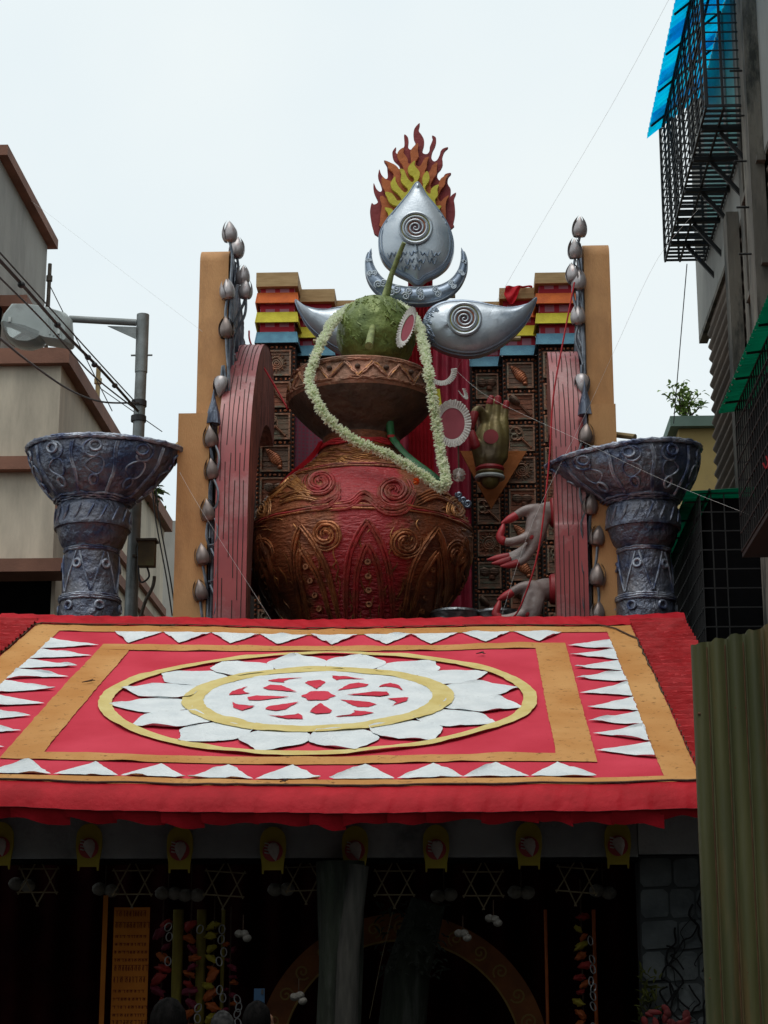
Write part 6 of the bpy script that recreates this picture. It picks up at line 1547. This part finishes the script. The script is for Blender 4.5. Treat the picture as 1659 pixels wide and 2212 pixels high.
# forked log and leaning trunk
lg = thing('forked_log', 'dark mossy log propped upright under the beam', 'log', at(735, 2212, 14.85))
p0_, p1_ = at(728, 2300, 14.9), at(735, 1862, 14.9)
MB().tube([Vector((p0_.x, 14.95, 0)), p0_, p0_.lerp(p1_, .5)+Vector((.02, 0, 0)), p1_], [.2, .17, .17, .19], 14).build('trunk', 'log_green', lg)
mat('log_pale', (0.06, 0.058, 0.05), (0.03, 0.03, 0.026), scale=4, stretch=(6, 6, 1), rough=.95, bump=.4)
MB().tube([at(745, 2300, 14.72), at(752, 2060, 14.72), at(775, 1870, 14.76)], [.09, .085, .08], 10).build('pale_split', 'log_pale', lg)
l2 = thing('leaning_trunk', 'dark leaning trunk wound with leaves beside the log', 'log', at(870, 2300, 15.5))
MB().tube([at(850, 2420, 15.6), at(880, 2100, 15.6), at(925, 1950, 15.6)], [.2, .18, .14], 12).build('trunk', 'log_green', l2)
MB().tube([at(798, 2200, 15.1), at(822, 2080, 15.15), at(848, 1970, 15.2)], .002, 4).build('shiny_cord', 'stick', l2)
lf = MB()
for k in range(160):
    p = at(rnd(820, 960), rnd(1945, 2110), 15.4); leaf(lf, p, Vector((rnd(-1, 1), rnd(-1, 0), rnd(-.8, .4))), rnd(.05, .1), .015)
lf.build('leaves', 'log_green', l2, smooth=0)
# terracotta arch inside
Ya = 16.6; ca = at(868, 2300, Ya); kk = Ya/F
ar = thing('inner_arch', 'terracotta arch band with curling relief inside the entrance', 'arch', (ca.x, Ya, 0))
def apt(r, t, h=0): return Vector((ca.x+r*kk*math.cos(t), Ya-h, ca.z+r*kk*math.sin(t)))
def aband(a, b): return apt(252+56*a, math.pi*b, .03)
mb = MB().grid(aband, 3, 60); mb.grid(lambda a, b: apt(308-56*a, math.pi*b, -.05), 3, 60); mb.grid(lambda a, b: apt(252, math.pi*b, -.05+.08*a), 1, 60); mb.grid(lambda a, b: apt(308, math.pi*b, .03-.08*a), 1, 60)
bnd = mb.build('arch_band', 'arch_terra', ar)
for sx in (-1, 1): MB().box2((ca.x+sx*252*kk, Ya-.03, 0), (ca.x+sx*308*kk, Ya+.05, ca.z)).build('arch_leg', 'arch_terra', ar)
MB().tube([apt(252, math.pi*i/60, .035) for i in range(61)], .010, 6).build('gold_edge', 'arch_gold', ar)
for k in range(15):
    t = math.pi*(k+.5)/15; c = apt(280, t, .034)
    MB().tube([c+Vector((q.x*kk, 0, q.y*kk)) for q in spiral((0, 0), 2, 17, 1.5, 18, t, 1 if k % 2 else -1)], .008, 5).build('scroll', 'arch_gold', bnd)
# ---------------------------------------------------------------- unseen houses added along the lane to keep sky light off the entrance
mat('shade_house_plaster', (0.20, 0.185, 0.16), (0.14, 0.13, 0.11), scale=1.2, rough=.95, dirt=(.08, .08, .07), dscale=1)
def unseen_shade_house(lab, x0, x1, y0, y1, h, face):
    t = thing('unseen_shade_house', lab, 'house', ((x0+x1)/2, (y0+y1)/2, 0), 'unseen houses added to block sky light')
    MB().box2((x0, y0, 0), (x1, y1, h)).build('wall', 'shade_house_plaster', t)
    MB().box2((x0-.15, y0-.15, h), (x1+.15, y1+.15, h+.25)).build('parapet', 'trim_brown', t)
    for k in range(int(h//3)):
        for j in range(3):
            if face in (-1, 1):
                xf = x1 if face == 1 else x0; yy = y0+(y1-y0)*(j+.5)/3
                MB().box2((xf-.02*face, yy-.5, 1+3*k), (xf+.03*face, yy+.5, 2.3+3*k)).build('window', 'black_void', t)
            else:
                xx = x0+(x1-x0)*(j+.5)/3; MB().box2((xx-.5, y1-.02, 1+3*k), (xx+.5, y1+.03, 2.3+3*k)).build('window', 'black_void', t)
unseen_shade_house('unseen plain house added for shade facing the apartment block', -10, -5.6, -1, 13.5, 8.5, 1)
unseen_shade_house('unseen plain house added for shade further from the awning roof', -10, -5.4, -14, -1.2, 9.5, 1)
unseen_shade_house('unseen tall house added for shade adjoining the apartment block', 3.5, 8, -14, 13.8, 12, -1)
unseen_shade_house('unseen plain house added for shade closing the lane behind the viewer', -6, 5, -20, -14.3, 10, 2)
# ---------------------------------------------------------------- people at the bottom edge
mat('skin', (0.22, 0.11, 0.065), (0.18, 0.09, 0.05), scale=6, rough=.55)
mat('hair_black', (0.012, 0.011, 0.011), (0.006, 0.006, 0.006), scale=30, stretch=(1, 1, .2), rough=1.0, bump=.5, bscale=120, bstretch=(1, 1, .1), spec=.03)
mat('hair_grey', (0.05, 0.05, 0.05), (0.02, 0.02, 0.02), scale=30, rough=1.0, bump=.4, spec=.03)
mat('shirt_dark', (0.035, 0.04, 0.05), None, rough=.9)
mat('shirt_maroon', (0.10, 0.02, 0.03), None, rough=.9)
mat('trouser', (0.03, 0.032, 0.04), None, rough=.9)
mat('phone_blue', (0.03, 0.07, 0.13), (0.02, 0.05, 0.10), rough=.3)
def person(lab, x, ytop, Y, hair, shirt, arm_up=False):
    p = at(x, ytop, Y); H = p.z; s = H/1.68; b = Vector((p.x, Y, 0))
    t = thing('person', lab, 'person', b)
    V = lambda x_, y_, z_: b+Vector((x_, y_, z_))*s
    mb = MB()
    chain(mb, [(V(0, 0, .95), .14*s), (V(0, 0, 1.15), .14*s), (V(0, 0, 1.33), .15*s)])
    chain(mb, [(V(-.15, 0, 1.36), .065*s), (V(0, 0, 1.40), .07*s), (V(.15, 0, 1.36), .065*s)])
    chain(mb, [(V(0, 0, 1.38), .058*s), (V(0, -.01, 1.48), .055*s)])
    mb.ell(V(0, -.015, 1.575), (.075*s, .092*s, .108*s), 16, 12)
    mb.ell(V(0, .085, 1.56), (.016*s, .022*s, .022*s), 8, 6)
    for sx in (-1, 1):
        mb.ell(V(sx*.077, 0, 1.565), (.012*s, .022*s, .032*s), 8, 6)
        chain(mb, [(V(sx*.09, 0, .92), .085*s), (V(sx*.10, .01, .5), .06*s), (V(sx*.10, 0, .09), .042*s)])
        chain(mb, [(V(sx*.10, 0, .05), .042*s), (V(sx*.11, .16, .035), .035*s)])
        if arm_up: pts = [(V(sx*.19, 0, 1.36), .05*s), (V(sx*.22, .16, 1.18), .042*s), (V(sx*.06, .36, 1.42), .033*s), (V(sx*.045, .40, 1.54), .03*s)]
        else: pts = [(V(sx*.19, 0, 1.36), .05*s), (V(sx*.24, -.02, 1.08), .042*s), (V(sx*.24, .05, .85), .033*s)]
        chain(mb, pts)
        e = pts[-1][0]; up = 1 if arm_up else -1
        for f in range(4): chain(mb, [(e+Vector((sx*(.008-.016*0)+(f-1.5)*.012*0, (f-1.5)*.018, up*.05))*s, .013*s), (e+Vector((-sx*.02, (f-1.5)*.02, up*(.09-.01*abs(f-1.5))))*s, .009*s)], 8)
        chain(mb, [(e+Vector((-sx*.02, -.03, up*.02))*s, .013*s), (e+Vector((-sx*.04, -.04, up*.06))*s, .010*s)], 8)
    o = mb.build('body', 'skin', t); md = o.modifiers.new('unify', 'REMESH'); md.mode = 'VOXEL'; md.voxel_size = .014; md.use_smooth_shade = True
    sm = o.modifiers.new('soften', 'SMOOTH'); sm.factor = .5; sm.iterations = 4
    hm = MB()
    def hr(a, b_):
        th = 2*math.pi*a; ph = b_*2.05*(1 if math.sin(th) < .3 else .62+.38*(1-math.sin(th)))
        r = 1+.05*noise.noise((a*20, b_*6, x))
        return V(.086*r*math.cos(th)*math.sin(ph), -.02+.103*r*math.sin(th)*math.sin(ph), 1.58+.118*r*math.cos(ph))
    hm.grid(hr, 40, 18).build('hair', hair, t)
    sh = MB()
    sh.lathe([(.17*s, .86*s), (.165*s, 1.05*s), (.18*s, 1.25*s), (.185*s, 1.34*s), (.12*s, 1.43*s), (.07*s, 1.46*s)], 20, b, Matrix.Diagonal(Vector((1.15, .9, 1)))).build('shirt', shirt, t)
    for sx in (-1, 1): chain_m = MB().tube([V(sx*.09, 0, .92), V(sx*.10, .01, .5), V(sx*.10, 0, .10)], [.105*s, .08*s, .07*s], 12).build('trouser_leg', 'trouser', t)
    return V
person('person with black hair and maroon shirt standing before the disc strings', 366, 2163, 9.2, 'hair_black', 'shirt_maroon')
V = person('person with black hair raising a phone before the entrance', 556, 2168, 12.2, 'hair_black', 'shirt_dark', True)
person('person with greying hair seen beyond the phone holder', 482, 2188, 13.6, 'hair_grey', 'shirt_dark')
c = V(0, .40, 1.60); pc = at(560, 2158, c.y)
ph = thing('mobile_phone', 'blue backed mobile phone held up above a head', 'phone', pc-Vector((0, 0, .07)))
MB().box(pc, (.068, .009, .13)).build('case', 'phone_blue', ph); MB().box(pc+Vector((.02, -.006, .045)), (.015, .004, .03)).build('camera_bump', 'wire_black', ph)
